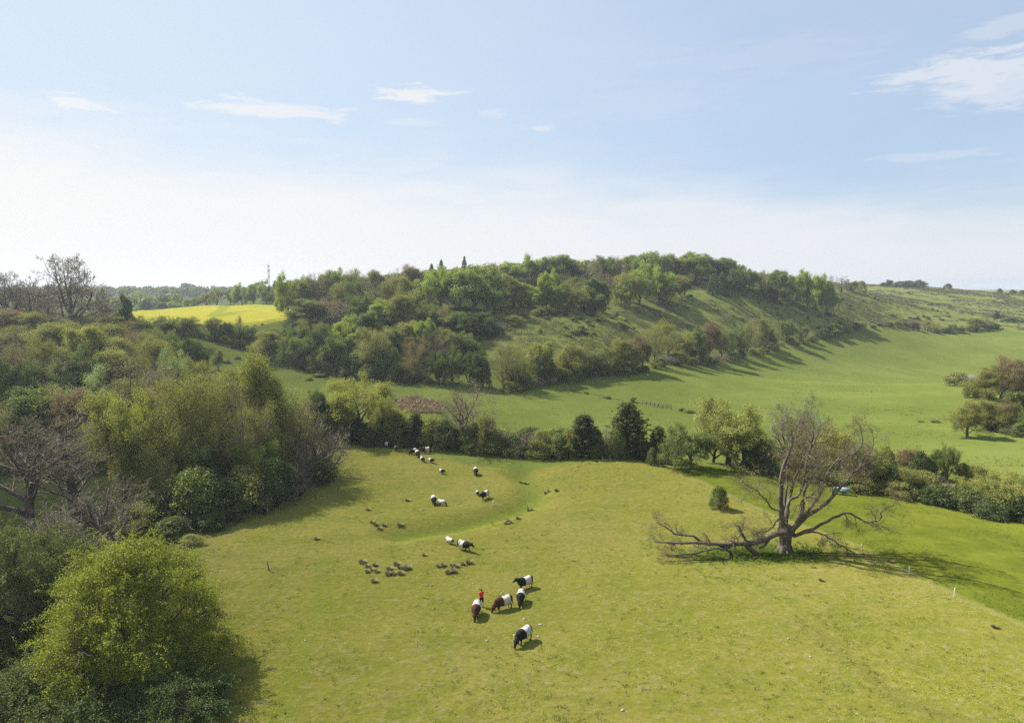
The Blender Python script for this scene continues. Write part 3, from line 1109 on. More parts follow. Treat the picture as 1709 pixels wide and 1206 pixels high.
row('in the fifth row of the left wood', 'fifth row of the left wood', [(12, 542, 'bud', 90), (52, 540, 'barefar', 90), (92, 536, 'bud', 90), (130, 542, 'bud', 80), (172, 538, 'bud', 80), (212, 540, 'bronze', 70), (250, 545, 'bud', 66), (284, 550, 'mid', 50)], 174, 192)
row('in the row before the rape field, left wood', 'sixth row of the left wood', [(20, 516, 'bronze', 80), (62, 520, 'bud', 76), (105, 524, 'bud', 76), (146, 524, 'bronze', 70), (186, 526, 'bud', 60), (232, 526, 'bud', 56), (262, 530, 'mid', 50), (288, 536, 'mid', 44), (312, 528, 'bud', 44)], 198, 228)
G = 'leafless trees on the left skyline'
tree('barefar', 122, 207, 421, 'tallest leafless tree against the white sky at the far left', G, 150, 2, .4)
tree('barefar', 12, 214, 448, 'leafless tree on the left skyline cut by the picture edge', G, 84, 2)
tree('barefar', 52, 220, 456, 'leafless tree on the left skyline, just left of the tallest one', G, 60, 1)
tree('barefar', 30, 232, 462, 'faint leafless tree on the left skyline between two nearer leafless ones', G, 60, 0)
tree('barefar', 176, 222, 488, 'low leafless tree to the right of the tallest one on the left skyline', G, 56, 2)
tree('barefar', 82, 226, 470, 'leafless tree half hidden behind the left side of the tallest one', G, 60, 2)
tree('mid', 206, 222, 492, 'slim ivy clad tree standing by the left end of the rape field', G, 24, 1)

# --- strip of small trees below the rape field, and in the small meadow under it
row('in the strip below the rape field', 'trees below the rape field', [(272, 524, 'bud', 30), (305, 528, 'mid', 32), (332, 540, 'mid', 30), (356, 530, 'bud', 32), (380, 538, 'dark', 30), (402, 542, 'mid', 32), (425, 548, 'dark', 32),
    (452, 545, 'bud', 40), (476, 542, 'mid', 40)], 246, 236, jitter=2)
tree('twigbush', 402, 262, 522, 'small thin leafless tree in front of the rape field', None, 16)
tree('bud', 364, 205, 582, 'small young tree alone in the little meadow under the rape field', None, 18)
for px, py, w, h in ((378, 605, 18, 1.3), (398, 600, 16, 1.5), (352, 622, 16, 1.1), (372, 628, 18, 1.2), (415, 612, 18, 1.4), (532, 628, 28, 1.3), (515, 634, 18, 1.2)):
    b = ray(px, py)
    place('scrubm', b, h, 'bramble mound in the little meadow, %s' % {378: 'nearest to the young tree', 398: 'right of the young tree', 352: 'below the young tree', 372: 'lowest below the young tree', 415: 'farthest right of the young tree', 532: 'long one beside the yellow tree', 515: 'short one beside the long mound'}[px],
          'bramble mounds in the little meadow', None, w / FPX * b[1])

# --- hedge along the far edge of the pasture
G = 'hedge along the far edge of the pasture'
tree('yellow', 603, 134, 621, 'tall pale yellow green tree in the pasture hedge, left of the brown bracken patch', G, 92, 1)
tree('yellow', 640, 131, 660, 'lower yellow green tree leaning against the right side of the tall pale one', G, 64, 2)
tree('dark', 535, 132, 655, 'dark evergreen tree at the left end of the pasture hedge', G, 40, 0)
tree('midbush', 562, 132, 668, 'green bush between the dark evergreen and the tall pale tree', G, 40)
tree('bare', 773, 129, 626, 'broad budding oak with open branches standing in the middle of the pasture hedge', G, 140, 0, 2.6)
tree('twigbush', 1320, 122, 655, 'thin leafless tree rising behind the old pollard', G, 80, 1)
tree('willow', 1332, 134, 652, 'faint green tree behind the old pollard, the tallest there', G, 80, 0)
row('in the hedge between tall pale tree and broad oak', G, [(586, 690, 'darkbush', 46), (625, 705, 'darkbush', 50), (662, 690, 'midbush', 44), (692, 690, 'cypress', 34), (716, 695, 'olivebush', 44), (742, 700, 'darkbush', 44)], 133, 127, jitter=1)
row('in the hedge between broad oak and conifers', G, [(790, 705, 'darkbush', 46), (812, 690, 'olivebush', 40), (838, 714, 'twigbush', 46), (856, 724, 'midbush', 44), (884, 712, 'twigbush', 56), (905, 716, 'olivebush', 46), (935, 722, 'midbush', 42), (952, 716, 'olivebush', 36)], 126, 120, jitter=1)
tree('cypress', 971, 120, 692, 'greyish conifer, smaller of the two big ones in the pasture hedge', G, 48)
tree('cypress', 1050, 120, 671, 'biggest dark conifer in the pasture hedge', G, 60)
tree('cypress', 1096, 117, 711, 'slim small conifer at the right of the biggest one', G, 36)
row('in the low hedge round the conifers', G, [(992, 714, 'darkbush', 36), (1015, 708, 'twigbush', 34), (1030, 716, 'midbush', 30), (1074, 735, 'midbush', 30), (1120, 722, 'olivebush', 28)], 119, 117, jitter=1)
tree('mid', 1152, 113, 704, 'broad dark green tree right of the conifers at the pasture corner', G, 84, 0)
tree('yellow', 1216, 117, 669, 'bright yellow green tree right of the broad dark green one', G, 116, 0)
tree('yellow', 1190, 118, 690, 'yellow green tree between the broad dark green one and the brightest one', G, 70, 0)
tree('fresh', 1242, 116, 694, 'fresh green tree at the right side of the bright yellow green one', G, 66, 0)
tree('darkbush', 1262, 113, 725, 'dark bush at the right end of the tree clump, left of the old pollard', G, 44)
tree('darkbush', 1184, 166, 664, 'round dark bush in the valley field above the bright yellow green tree', None, 24)
tree('midbush', 1087, 113.5, 746, 'little yellow green sapling bush before the slim conifer', G, 14)
tree('bud', 1107, 112, 748, 'thin young sapling at the pasture corner', G, 10)
b = ray(1198, 848)
place('midbush', b, 3.25, 'small upright green bush alone on the pasture left of the old pollard', None, None, 2.3, 1)
row('in the hedge behind the old pollard', 'hedge beyond the green field', [(1290, 735, 'twigbush', 60), (1325, 738, 'darkbush', 50), (1362, 722, 'twigbush', 60), (1398, 716, 'bud', 66), (1432, 735, 'twigbush', 50), (1455, 752, 'olivebush', 48),
    (1482, 772, 'darkbush', 44), (1512, 776, 'twiggy', 46), (1545, 784, 'olivebush', 44), (1574, 790, 'twigbush', 44), (1600, 806, 'midbush', 22)], 112, 100, jitter=.8)
row('in the second hedge line, right of the pollard', 'second hedge line', [(1380, 712, 'olivebush', 46), (1420, 722, 'twigbush', 46), (1452, 735, 'bronze', 30), (1478, 742, 'olivebush', 34), (1503, 745, 'bronze', 34), (1534, 752, 'darkbush', 34), (1562, 748, 'midbush', 30), (1580, 742, 'mid', 34), (1606, 772, 'midbush', 24),
    (1630, 775, 'olivebush', 36)], 124, 112, jitter=1)
tree('yellow', 1672, 97, 790, 'yellow green tree by the right picture edge below the copse', None, 90, 2)
tree('mid', 1698, 95, 800, 'mid green tree cut by the right picture edge below the copse', None, 80, 0)
tree('darkbush', 1660, 94, 836, 'dark bush at the foot of the yellow green tree by the right edge', None, 60)
tree('olivebush', 1640, 98, 822, 'olive bush left of the yellow green tree by the right edge', None, 44)

# --- copse at the right edge of the valley
tree('bud', 1614, 150, 668, 'round open brown tree standing alone in the field in front of the right copse', None, 46, 0)
row('in the right copse, front row', 'right copse', [(1650, 668, 'bud', 62), (1672, 660, 'bronze', 60), (1696, 655, 'mid', 60), (1722, 668, 'bud', 60)], 158, 150, jitter=2)
row('in the right copse, back row', 'right copse', [(1628, 634, 'midbush', 36), (1650, 610, 'bud', 56), (1668, 622, 'bronze', 50), (1680, 600, 'bud', 56), (1705, 596, 'bronze', 60)], 205, 190, jitter=3)

# --- row of trees along the foot of the hill
def wrow(where, group, items, Y0, Y1, **k):
    row(where, group, [(a, b, c, d * 1.18) for a, b, c, d in items], Y0, Y1, **k)


def under(where, group, A, B, n, h0, h1, kinds, seed, spread=1.2):
    """low bushes that close the foot of a hedge from A to B (column, depth)"""
    r = random.Random(seed)
    for i in range(n):
        f = (i + .5 + r.uniform(-.3, .3)) / n
        k = kinds[r.randrange(len(kinds))]
        px, Y = A[0] + (B[0] - A[0]) * f, A[1] + (B[1] - A[1]) * f + r.uniform(-spread, spread)
        h = r.uniform(h0, h1)
        place(k, at(px, Y), h, 'low %s, %s from left %s' % (LOOK[k], ORD[i], where), group, None, h * r.uniform(1.3, 2.1))


G = 'trees along the foot of the hill'
row('along the hill foot, left part', G, [(496, 560, 'mid', 60), (448, 552, 'bud', 50), (532, 546, 'dark', 60), (560, 552, 'mid', 56), (622, 543, 'twiggy', 72), (598, 585, 'mid', 56), (650, 578, 'mid', 50), (700, 556, 'bronze', 60), (728, 552, 'bare', 56)], 228, 208, jitter=2)
row('in the green clump right of the meadow corner', G, [(732, 585, 'dark', 40), (756, 578, 'mid', 44), (784, 584, 'dark', 44), (806, 596, 'darkbush', 28)], 204, 202, jitter=1.5)
tree('bare', 841, 203, 562, 'slender leafless tree at the left end of the hedge under the hill', G, 40, 1)
row('in the hedge under the middle of the hill', G, [(862, 572, 'bud', 44), (872, 606, 'mid', 36), (900, 572, 'maple', 46), (908, 596, 'dark', 42), (940, 585, 'olivebush', 36), (955, 572, 'bud', 44), (976, 562, 'twiggy', 40), (996, 586, 'mid', 36), (1012, 574, 'bud', 36),
    (1036, 566, 'bud', 44), (1060, 548, 'bronze', 46), (1072, 560, 'mid', 36)], 202, 234, jitter=2)
row('in the hedge under the hill, right of the middle', G, [(1092, 545, 'bud', 46), (1116, 531, 'twiggy', 54), (1138, 556, 'bud', 36), (1158, 548, 'mid', 36), (1182, 536, 'bronze', 40), (1204, 548, 'mid', 34), (1226, 544, 'mid', 32), (1246, 536, 'bud', 32), (1268, 530, 'bud', 34),
    (1286, 548, 'mid', 28), (1312, 532, 'mid', 34), (1336, 540, 'mid', 28)], 250, 385, jitter=3)
row('in the hedge under the far right hill', G, [(1374, 546, 'darkbush', 22), (1392, 540, 'mid', 18), (1412, 532, 'twiggy', 26), (1430, 538, 'bud', 26), (1468, 538, 'bud', 24), (1484, 548, 'darkbush', 24), (1522, 532, 'bronze', 25), (1548, 534, 'bud', 28), (1572, 548, 'darkbush', 14), (1590, 540, 'mid', 18), (1606, 543, 'mid', 16),
    (1628, 530, 'bud', 26), (1645, 526, 'twiggy', 24), (1655, 538, 'darkbush', 22)], 400, 512, jitter=4)
row('under the far right hill, behind the valley field edge', 'far right trees', [(1664, 518, 'dark', 10), (1672, 534, 'dark', 24), (1690, 530, 'dark', 22), (1706, 532, 'mid', 20)], 560, 575)

HB = ['olivebush', 'midbush', 'darkbush', 'twigbush']
under('at the hedge foot below mid hill', 'low hedge bushes under the hill', (850, 200), (1080, 233), 22, 2.2, 4.6, HB, 1)
under('at the hedge foot right of mid hill', 'low hedge bushes under the hill', (1085, 240), (1345, 385), 24, 2.2, 5.0, HB, 2, 3)
under('at the hedge foot under the far right hill', 'low hedge bushes under the hill', (1350, 390), (1655, 512), 22, 2.0, 4.5, HB, 3, 5)
under('at the wood foot by the meadow corner', 'low bushes at the hill wood foot', (490, 222), (720, 204), 20, 2.0, 4.5, HB, 4, 2)
under('among the trees below the rape field', 'low bushes below the rape field', (262, 242), (490, 234), 18, 1.8, 3.6, HB, 5, 2)
under('behind the hedge between broad oak and conifers', 'low bushes in the pasture hedge', (780, 131), (970, 124), 14, 3.0, 4.8, HB, 6)
under('before the hedge left of the broad oak', 'low bushes in the pasture hedge', (545, 135), (775, 130), 18, 2.6, 4.4, ['darkbush', 'midbush', 'olivebush'], 7, .6)
under('before the hedge right of the broad oak', 'low bushes in the pasture hedge', (785, 125.5), (1130, 117.5), 22, 1.8, 3.4, ['darkbush', 'midbush', 'olivebush'], 8, .6)
under('before the hedge behind the old pollard', 'low bushes behind the pollard', (1275, 110), (1600, 99.5), 20, 1.8, 3.2, HB, 9, .8)
under('before the hedge at the far right below the copse', 'low bushes at the right edge', (1596, 100), (1712, 93.5), 9, 2.2, 3.8, ['olivebush', 'midbush', 'darkbush'], 12, .6)
under('at the foot of the right copse', 'low bushes at the right copse', (1640, 160), (1712, 147), 6, 2.0, 4.0, HB, 10)
under('along the lower edge of the hill wood', 'low bushes at the hill wood edge', (830, 262), (1010, 335), 16, 2.0, 4.5, HB, 11, 5)

# --- the wood on the hill: rows from its lower edge to the skyline
wrow('in the lower row of the hill wood', 'hill wood', [(490, 545, 'mid', 44), (522, 530, 'bud', 46), (556, 540, 'mid', 40), (586, 526, 'fresh', 44), (620, 522, 'mid', 48), (654, 545, 'mid', 40), (680, 536, 'bud', 44), (706, 532, 'fresh', 40), (742, 545, 'bud', 44), (770, 552, 'mid', 40)], 246, 236)
wrow('in the middle row of the hill wood', 'hill wood', [(505, 500, 'mid', 50), (540, 492, 'bronze', 50), (575, 500, 'barefar', 46), (606, 490, 'mid', 44), (640, 498, 'fresh', 46), (672, 490, 'bud', 46), (700, 500, 'mid', 44), (728, 505, 'bud', 46), (760, 520, 'mid', 50), (790, 520, 'dark', 46), (815, 540, 'dark', 40)], 276, 256)
wrow('in the upper row of the hill wood', 'hill wood', [(482, 455, 'fresh', 34), (505, 462, 'bud', 40), (535, 462, 'barefar', 40), (565, 468, 'bud', 40), (612, 452, 'bare', 40), (590, 465, 'mid', 40), (640, 468, 'twiggy', 40), (672, 460, 'bud', 40), (735, 446, 'fresh', 74), (705, 480, 'bud', 40), (790, 443, 'beech', 66), (768, 468, 'barefar', 44), (815, 478, 'beech', 42)], 305, 285)
wrow('along the left skyline of the hill wood', 'hill wood skyline', [(500, 460, 'mid', 30), (520, 452, 'bare', 34), (545, 451, 'bud', 34), (570, 448, 'fresh', 34), (590, 447, 'bud', 34), (628, 450, 'bud', 34), (650, 453, 'barefar', 34), (668, 444, 'bare', 36), (690, 443, 'bronze', 36), (712, 448, 'bud', 36)], 345, 350)
wrow('in the beech row above the open hillside', 'hill wood', [(826, 462, 'bud', 40), (858, 458, 'maple', 40), (884, 478, 'fresh', 40), (912, 450, 'fresh', 40), (920, 470, 'beech', 46), (946, 462, 'bud', 44), (975, 478, 'yellow', 50), (990, 466, 'mid', 40)], 300, 312)
wrow('along the skyline above the open hillside', 'hill wood skyline', [(820, 436, 'barefar', 44), (850, 436, 'fresh', 36), (887, 424, 'fresh', 34), (922, 428, 'beech', 56), (955, 434, 'bud', 40), (980, 430, 'bud', 44), (1008, 426, 'mid', 40), (1036, 424, 'bare', 40), (1068, 420, 'beech', 46), (1105, 419, 'beech', 50), (1134, 428, 'bud', 40), (1160, 422, 'beech', 44), (1188, 424, 'mid', 36), (1208, 431, 'mid', 34)], 380, 440)
wrow('at the wood edge above the open hillside', 'hill wood', [(1010, 440, 'barefar', 44), (1042, 450, 'yellow', 36), (1068, 436, 'fresh', 36), (1098, 442, 'fresh', 40), (1122, 458, 'twiggy', 36), (1104, 462, 'dark', 40), (1036, 470, 'fresh', 30), (1143, 458, 'dark', 18), (1190, 456, 'darkbush', 10), (1206, 454, 'darkbush', 16)], 345, 410)
for px, Y, top, lab in ((737, 520, 433, 'dark pine on the skyline behind the yellow beech'), (774, 520, 427, 'pointed dark spruce on the skyline above the green beech'), (722, 520, 440, 'small dark pine left of the skyline spruce')):
    tree('conifer', px, Y, top, lab, 'conifers on the skyline', 14 if px == 774 else 17)
wrow('on the ridge right of the wood', 'ridge trees', [(1228, 446, 'mid', 28), (1250, 443, 'mid', 30), (1270, 450, 'bud', 22), (1296, 452, 'mid', 32), (1310, 456, 'mid', 30), (1347, 450, 'fresh', 36), (1380, 458, 'fresh', 28), (1362, 462, 'bud', 24)], 425, 432, jitter=3)
row('on the far right skyline', 'skyline trees far right', [(1366, 456, 'bud', 24), (1384, 458, 'bare', 26), (1404, 459, 'barefar', 24), (1420, 466, 'mid', 22), (1437, 468, 'olivebush', 18)], 520, 600)
row('of the wind bent bushes on the far right skyline', 'bushes on the far right skyline', [(1474, 471, 'darkbush', 12), (1485, 467, 'dark', 10), (1502, 469, 'darkbush', 20), (1516, 468, 'darkbush', 22), (1534, 467, 'darkbush', 20), (1582, 473, 'darkbush', 12), (1668, 481, 'darkbush', 8), (1690, 483, 'darkbush', 10), (1706, 484, 'darkbush', 10)], 880, 890)

# scrub bushes on the open hillside
rngs = np.random.default_rng(5)
areas = [('on the open slope below the ridge beeches', 1200, 1420, 410, 520, 34), ('in the scrub belt on the far right slope', 1400, 1700, 520, 640, 56), ('high on the far right slope', 1440, 1700, 660, 860, 34),
         ('on the rough slope below the beech row', 850, 1060, 262, 330, 26), ('on the grassy ridge shoulder in the middle', 1100, 1300, 340, 440, 24)]
for where, a, b_, y0, y1, n in areas:
    for i in range(n):
        for _ in range(60):
            px, Y = rngs.uniform(a, b_), rngs.uniform(y0, y1)
            p = at(px, Y)
            if float(vnoise(p[0] / 26, p[1] / 40, 61)) > rngs.uniform(-.15, .3):
                break
        k, h = ('scrub' if rngs.random() < .55 else 'scrubm'), 1.0 + 2.6 * rngs.random() ** 2
        nm = '%s %s scrub bush' % ('low' if h < 1.5 else 'rounded' if h < 2.4 else 'tall', 'dark' if k == 'scrub' else 'green')
        place(k, p, h, '%s %s' % (nm, where), '%ses %s' % (nm, where), None, rngs.uniform(1.8, 5.5))

# low hedge and bushes in the valley field
for px, py, h, w, lab in ((1058, 671, 1.9, 2.2, 'small round bush at the bend of the field fence in the valley'), (1012, 664, .9, 3.4, 'low bush on the fence line left of the round bush'),
                          (978, 656, .7, 2.2, 'lowest small bush at the left end of the valley fence line'), (1150, 688, 1.1, 4.4, 'low scrub on the fence line right of the post and rail fence'),
                          (1136, 684, .9, 2.6, 'short scrub at the right end of the post and rail fence'), (1562, 705, .8, 4.0, 'low scrub in the valley field left of the lone round tree'), (1535, 704, .6, 3.0, 'lowest scrub left of the lone round tree'),
                          (1484, 938, .0, 0, '')):
    if h:
        place('scrubm', ray(px, py), h, lab, 'low bushes in the valley field', None, w)
tree('olivebush', 1596, 236, 619, 'grey green bush hugging the left end of the dark shed', None, 40)

# the far wood behind the rape field, and trees behind the field itself
row('along the back edge of the rape field', 'trees behind the rape field', [(345, 488, 'bud', 26), (362, 478, 'bud', 28), (385, 482, 'mid', 26), (404, 472, 'fresh', 30), (424, 470, 'beech', 30), (446, 466, 'fresh', 28), (464, 470, 'mid', 28), (330, 494, 'mid', 24), (315, 498, 'fresh', 22), (292, 502, 'fresh', 22), (274, 505, 'mid', 20)], 520, 470)
tree('fresh', 232, 640, 486, 'light green round tree in the far valley left of the rape field', None, 40)
tree('beech', 258, 655, 496, 'dull green tree beside the light green one in the far valley', None, 36)


def far_wood(name, label, px0, px1, Y0, Y1, top_of, n, seed, wd=12., leaf='far'):
    rng = np.random.default_rng(seed)
    Vs, Fs, k = [], [], 0
    for _ in range(n):
        px, Y = rng.uniform(px0, px1), rng.uniform(Y0, Y1)
        p = at(px, Y)
        H = CAM_Z + slope_of(top_of(px) + rng.uniform(-1.5, 3.5)) * Y - p[2]
        H = min(max(H, 5), 24)
        m_ = 14
        th = rng.random(m_) * 6.28
        r = rng.random(m_) ** .5 * wd * .42
        cen = np.stack([p[0] + r * np.cos(th), p[1] + r * np.sin(th), p[2] + H * (.25 + .62 * rng.random(m_) * np.sqrt(1 - (r / wd) ** 2))], 1)
        V, F = clumps(rng, cen, wd * .26, 16, 1.5)
        Vs.append(V)
        Fs.append(F + k)
        k += len(V)
    tag(link(name, mesh_np(name, np.concatenate(Vs), np.concatenate(Fs)), M[leaf]), label, 'wood', None, 'stuff')


far_wood('distant_wood', 'long hazy wooded ridge on the left horizon behind the rape field', -150, 520, 900, 1250, lambda px: 477 + .004 * abs(px - 250), 300, 3)
far_wood('valley_wood', 'bluish valley woods between the left trees and the rape field', 120, 300, 560, 860, lambda px: 500 - (px - 120) * .06, 110, 4)
far_wood('hilltop_wood', 'mass of trees behind the skyline of the hill wood', 480, 1230, 470, 620, lambda px: np.interp(px, [480, 700, 850, 1000, 1230], [468, 452, 440, 432, 440]), 190, 6, 9., 'olive')

# rough low growth in belts over the hillside: one uncountable mass
rh = np.random.default_rng(71)
n = 85000
yy = 225 + 700 * rh.random(n) ** 1.5
xx = (rh.random(n) * .85 - .02) * yy
ok = (poly_sdf(xx, yy, Z_HILL) > 1) & (xx > -.05 * yy)
xx, yy = xx[ok], yy[ok]
vv = vnoise(xx / 30 + yy / 90, yy / 34, 63) + .6 * vnoise(xx / 9, yy / 13, 64)
ok = vv > .16 + .25 * rh.random(len(xx)) - .1
xx, yy = xx[ok], yy[ok]
y2 = 430 + 480 * rh.random(60000)
x2 = (.42 + .40 * rh.random(len(y2))) * y2
v2 = vnoise(x2 / 40 + y2 / 120, y2 / 50, 67) + .6 * vnoise(x2 / 12, y2 / 18, 68)
ok = (poly_sdf(x2, y2, Z_HILL) > 3) & (v2 > .05 + .25 * rh.random(len(y2)) - .1)
xx, yy = np.concatenate([xx, x2[ok]]), np.concatenate([yy, y2[ok]])
P = np.stack([xx, yy, hgt(xx, yy) + .12], 1)
P = np.repeat(P, 7, 0) + rh.normal(0, 1, (len(P) * 7, 3)) * np.array([.55, .55, .14])
V, F = leaf_quads(rh, P, .20 + .00055 * np.maximum(P[:, 1] - 220, 0), np.array([0, 0, .5]))
M['rough'] = leaf_mat('rough_growth', (.045, .050, .020), (.095, .090, .042), trans=.2, tcol=(1.05, 1.05, .7), gloss=0)
tag(link('rough_growth', mesh_np('rough_growth', V, F), M['rough']), 'belts of rough tussocky growth over the open hillside', 'undergrowth', None, 'stuff')
# ------------------------------------------------------------------ grass and weeds of the near pasture
M['blade'] = leaf_mat('grass_blade', (.150, .175, .022), (.240, .230, .060), trans=.35, tcol=(1.1, 1.15, .6), gloss=.0)
M['weed'] = leaf_mat('weed_leaf', (.050, .075, .014), (.110, .110, .030), trans=.25, gloss=.0)
M['nettle'] = leaf_mat('nettle_leaf', (.045, .070, .014), (.075, .098, .020), trans=.35, gloss=.0)
M['rush'] = leaf_mat('rush_blade', (.055, .058, .022), (.125, .105, .045), trans=.2, tcol=(1, 1, .7), gloss=.02)
rg = np.random.default_rng(21)


def in_view(x, y, pad=25):
    t = y * CP + 28 * SP
    px = x / t * FPX + 854.5
    return (px > -pad) & (px < 1709 + pad)


def blades(P, k, h, w, spread, lean=.6):
    n = len(P)
    b = np.repeat(P, k, 0)
    m_ = n * k
    b[:, :2] += rg.normal(0, spread, (m_, 2))
    a = rg.random(m_) * 6.28
    hh = np.repeat(h, k) * (.6 + .7 * rg.random(m_))
    side = np.stack([np.cos(a), np.sin(a), 0 * a], 1) * w
    tip = b + np.stack([rg.normal(0, lean, m_) * hh, rg.normal(0, lean, m_) * hh, hh], 1)
    V = np.stack([b - side, b + side, tip], 1).reshape(-1, 3)
    return V, np.arange(3 * m_).reshape(-1, 3)


def scatter(n, zone, y0, y1, power=1.0, clump=None):
    y = y0 + (y1 - y0) * rg.random(n) ** power
    x = (rg.random(n) - .5) * 2 * (y * .80 + 25)
    ok = in_view(x, y) & (poly_sdf(x, y, zone) > .2)
    if clump is not None:
        v = vnoise(x / clump, y / clump, 31) + .6 * vnoise(x / (clump * .4), y / (clump * .4), 33)
        ok &= v > rg.random(n) * .5 - .18
    x, y = x[ok], y[ok]
    return np.stack([x, y, hgt(x, y) - .01], 1)


P = scatter(150000, Z_PASTURE, 38, 128, 1.25, 6.0)
V, F = blades(P, 4, .05 + .10 * rg.random(len(P)) ** 2, .022, .07)
tag(link('grass', mesh_np('grass', V, F), M['blade']), 'short tufty yellow green grass covering the near pasture', 'grass', None, 'stuff')
P = scatter(18000, Z_PASTURE, 38, 125, 1.2, 4.0)
V, F = blades(P, 9, .06 + .16 * rg.random(len(P)) ** 2.5, .035, .12, .9)
tag(link('weeds', mesh_np('weeds', V, F), M['weed']), 'small dark weeds and dung tufts dotted over the near pasture', 'weeds', None, 'stuff')
P = scatter(60000, Z_GREEN, 50, 125, 1.2, 5.0)
V, F = blades(P, 4, .07 + .12 * rg.random(len(P)) ** 2, .03, .09)
tag(link('field_grass', mesh_np('field_grass', V, F), M['nettle']), 'longer green grass of the field beyond the pasture edge', 'grass', None, 'stuff')
y = 125 + 330 * rg.random(110000) ** 1.3
x = (rg.random(len(y)) - .35) * 1.7 * y
ok = in_view(x, y) & (poly_sdf(x, y, Z_PASTURE) < 0) & (poly_sdf(x, y, Z_GREEN) < 0) & (poly_sdf(x, y, Z_HILL) < -2) & (poly_sdf(x, y, Z_WOOD) < 0) & (poly_sdf(x, y, Z_HILLW) < 0)
v = vnoise(x / 22 + y / 60, y / 9, 81) + .7 * vnoise(x / 6, y / 4, 82)
ok &= v > rg.random(len(x)) * .6 - .05
x, y = x[ok], y[ok]
P = np.stack([x, y, hgt(x, y) - .02], 1)
V, F = blades(P, 4, .10 + .22 * rg.random(len(P)) ** 2, .07, .22)
M['meadow'] = leaf_mat('meadow_blade', (.070, .092, .018), (.125, .138, .034), trans=.25, tcol=(1.1, 1.15, .6), gloss=.0)
tag(link('meadow_grass', mesh_np('meadow_grass', V, F), M['meadow']), 'patchy longer grass of the valley field', 'grass', None, 'stuff')
# nettles and litter round the old pollard
n = 420
q = rg.normal(0, 1, (n, 2)) * np.array([4.3, 1.3]) + dead_tree_at[:2] + np.array([-2.2, -.6])
P = np.stack([q[:, 0], q[:, 1], hgt(q[:, 0], q[:, 1])], 1)
V, F = blades(P, 10, .15 + .3 * rg.random(n), .06, .16, .8)
tag(link('nettles', mesh_np('nettles', V, F), M['nettle']), 'fresh nettles and long grass round the foot of the old pollard', 'plants', None, 'stuff')
n = 700
q = np.stack([rg.uniform(-1, 1, n), rg.uniform(-1, 1, n)], 1)
bc = BRACK.mean(0)
q = bc + q * np.array([9, 16])
q = q[poly_sdf(q[:, 0], q[:, 1], BRACK) > 0]
P = np.stack([q[:, 0], q[:, 1], hgt(q[:, 0], q[:, 1])], 1)
M['bracken'] = leaf_mat('dead_bracken', (.085, .066, .042), (.15, .118, .075), trans=.15, tcol=(1, .9, .7), gloss=0)
V, F = blades(P, 14, .4 + .5 * rg.random(len(P)), .16, .5, 1.0)
tag(link('bracken', mesh_np('bracken', V, F), M['bracken']), 'patch of dead brown bracken beyond the pasture hedge', 'bracken', None, 'stuff')

# --- rape field: a crop standing 1.2 m high
ZR = np.array([ray(*p)[:2] for p in [(196, 529), (250, 521), (330, 514), (420, 510), (484, 508), (489, 520), (486, 531), (440, 541), (400, 545), (330, 546), (262, 540)]])
s_ = 2.2
x0, y0 = ZR.min(0) - s_
x1, y1 = ZR.max(0) + s_
nx, ny = int((x1 - x0) / s_) + 1, int((y1 - y0) / s_) + 1
X, Y = np.meshgrid(x0 + np.arange(nx) * s_, y0 + np.arange(ny) * s_)
X, Y = X.ravel(), Y.ravel()
sd = poly_sdf(X, Y, ZR)
base = hgt(X, Y)
up = sstep(sd, -1.2, 1.0)
Zt = base - .4 + up * (1.6 + .25 * vnoise(X / 2.5, Y / 2.5, 41))
ok = sd > -2.5
qi = (np.arange(ny - 1)[:, None] * nx + np.arange(nx - 1)[None]).ravel()
qq = qi[:, None] + np.array([0, 1, nx + 1, nx])
qq = qq[ok[qq].all(1)]
used, inv = np.unique(qq, return_inverse=True)
LINES = [np.array([ray(381, 511)[:2], ray(362, 533)[:2]]), np.array([ray(375, 511)[:2], ray(355, 533)[:2]]), np.array([ray(370, 531)[:2], ray(400, 525)[:2], ray(436, 522)[:2], ray(486, 517)[:2]])]
tram = np.min([seg_dist(X, Y, L) for L in LINES], 0)
green = poly_sdf(X, Y, np.array([ray(*p)[:2] for p in [(392, 508), (490, 505), (490, 517), (440, 519), (400, 519)]]))
m, g = new_mat('rape_flowers')
geo = g.n('ShaderNodeNewGeometry')
nn = g.noise(geo.outputs['Position'], .35, 5, .7)
n2 = g.noise(g.scale(geo.outputs['Position'], (.05, .2, 1)), 1.0, 4, .6)
at_t = g.n('ShaderNodeAttribute', dict(attribute_name='tram')).outputs['Fac']
at_g = g.n('ShaderNodeAttribute', dict(attribute_name='greenish')).outputs['Fac']
c = g.mix(g.step(nn, .35, .65), (.225, .208, .024), (.178, .176, .026))
c = g.mix(g.m('MULTIPLY', g.step(g.m('ADD', at_g, g.m('MULTIPLY', g.m('SUBTRACT', n2, .5), 60)), -4, 12), .6), c, (.14, .165, .03))
c = g.mix(g.m('MULTIPLY', g.step(at_t, 3.0, 1.2), .6), c, (.10, .125, .02))
d = g.n('ShaderNodeBsdfDiffuse', None, Color=c)
g.n('ShaderNodeOutputMaterial', None, Surface=d.outputs[0])
me = mesh_np('rapeseed_field', np.stack([X, Y, Zt], 1)[used], inv.reshape(qq.shape), {'tram': tram[used], 'greenish': green[used]}, True)
tag(link('rapeseed_field', me, m), 'bright yellow flowering rape field with green wheel tracks on the left rise', 'crop field', None, 'stuff')

# ------------------------------------------------------------------ the old pollard and its fallen limb
KX, KZ = .0683 / 2.593, .071 / 2.593


def zp(L, z0=780, k=1.0):
    """traced outline points (column, row, metres towards the back, thickness) to metres round the foot"""
    P = np.array([((a - 675) * KX, y, (z0 - b) * KZ) for a, b, y, w in L])
    r = np.array([w * KX / 2 * k for a, b, y, w in L])
    return P, r


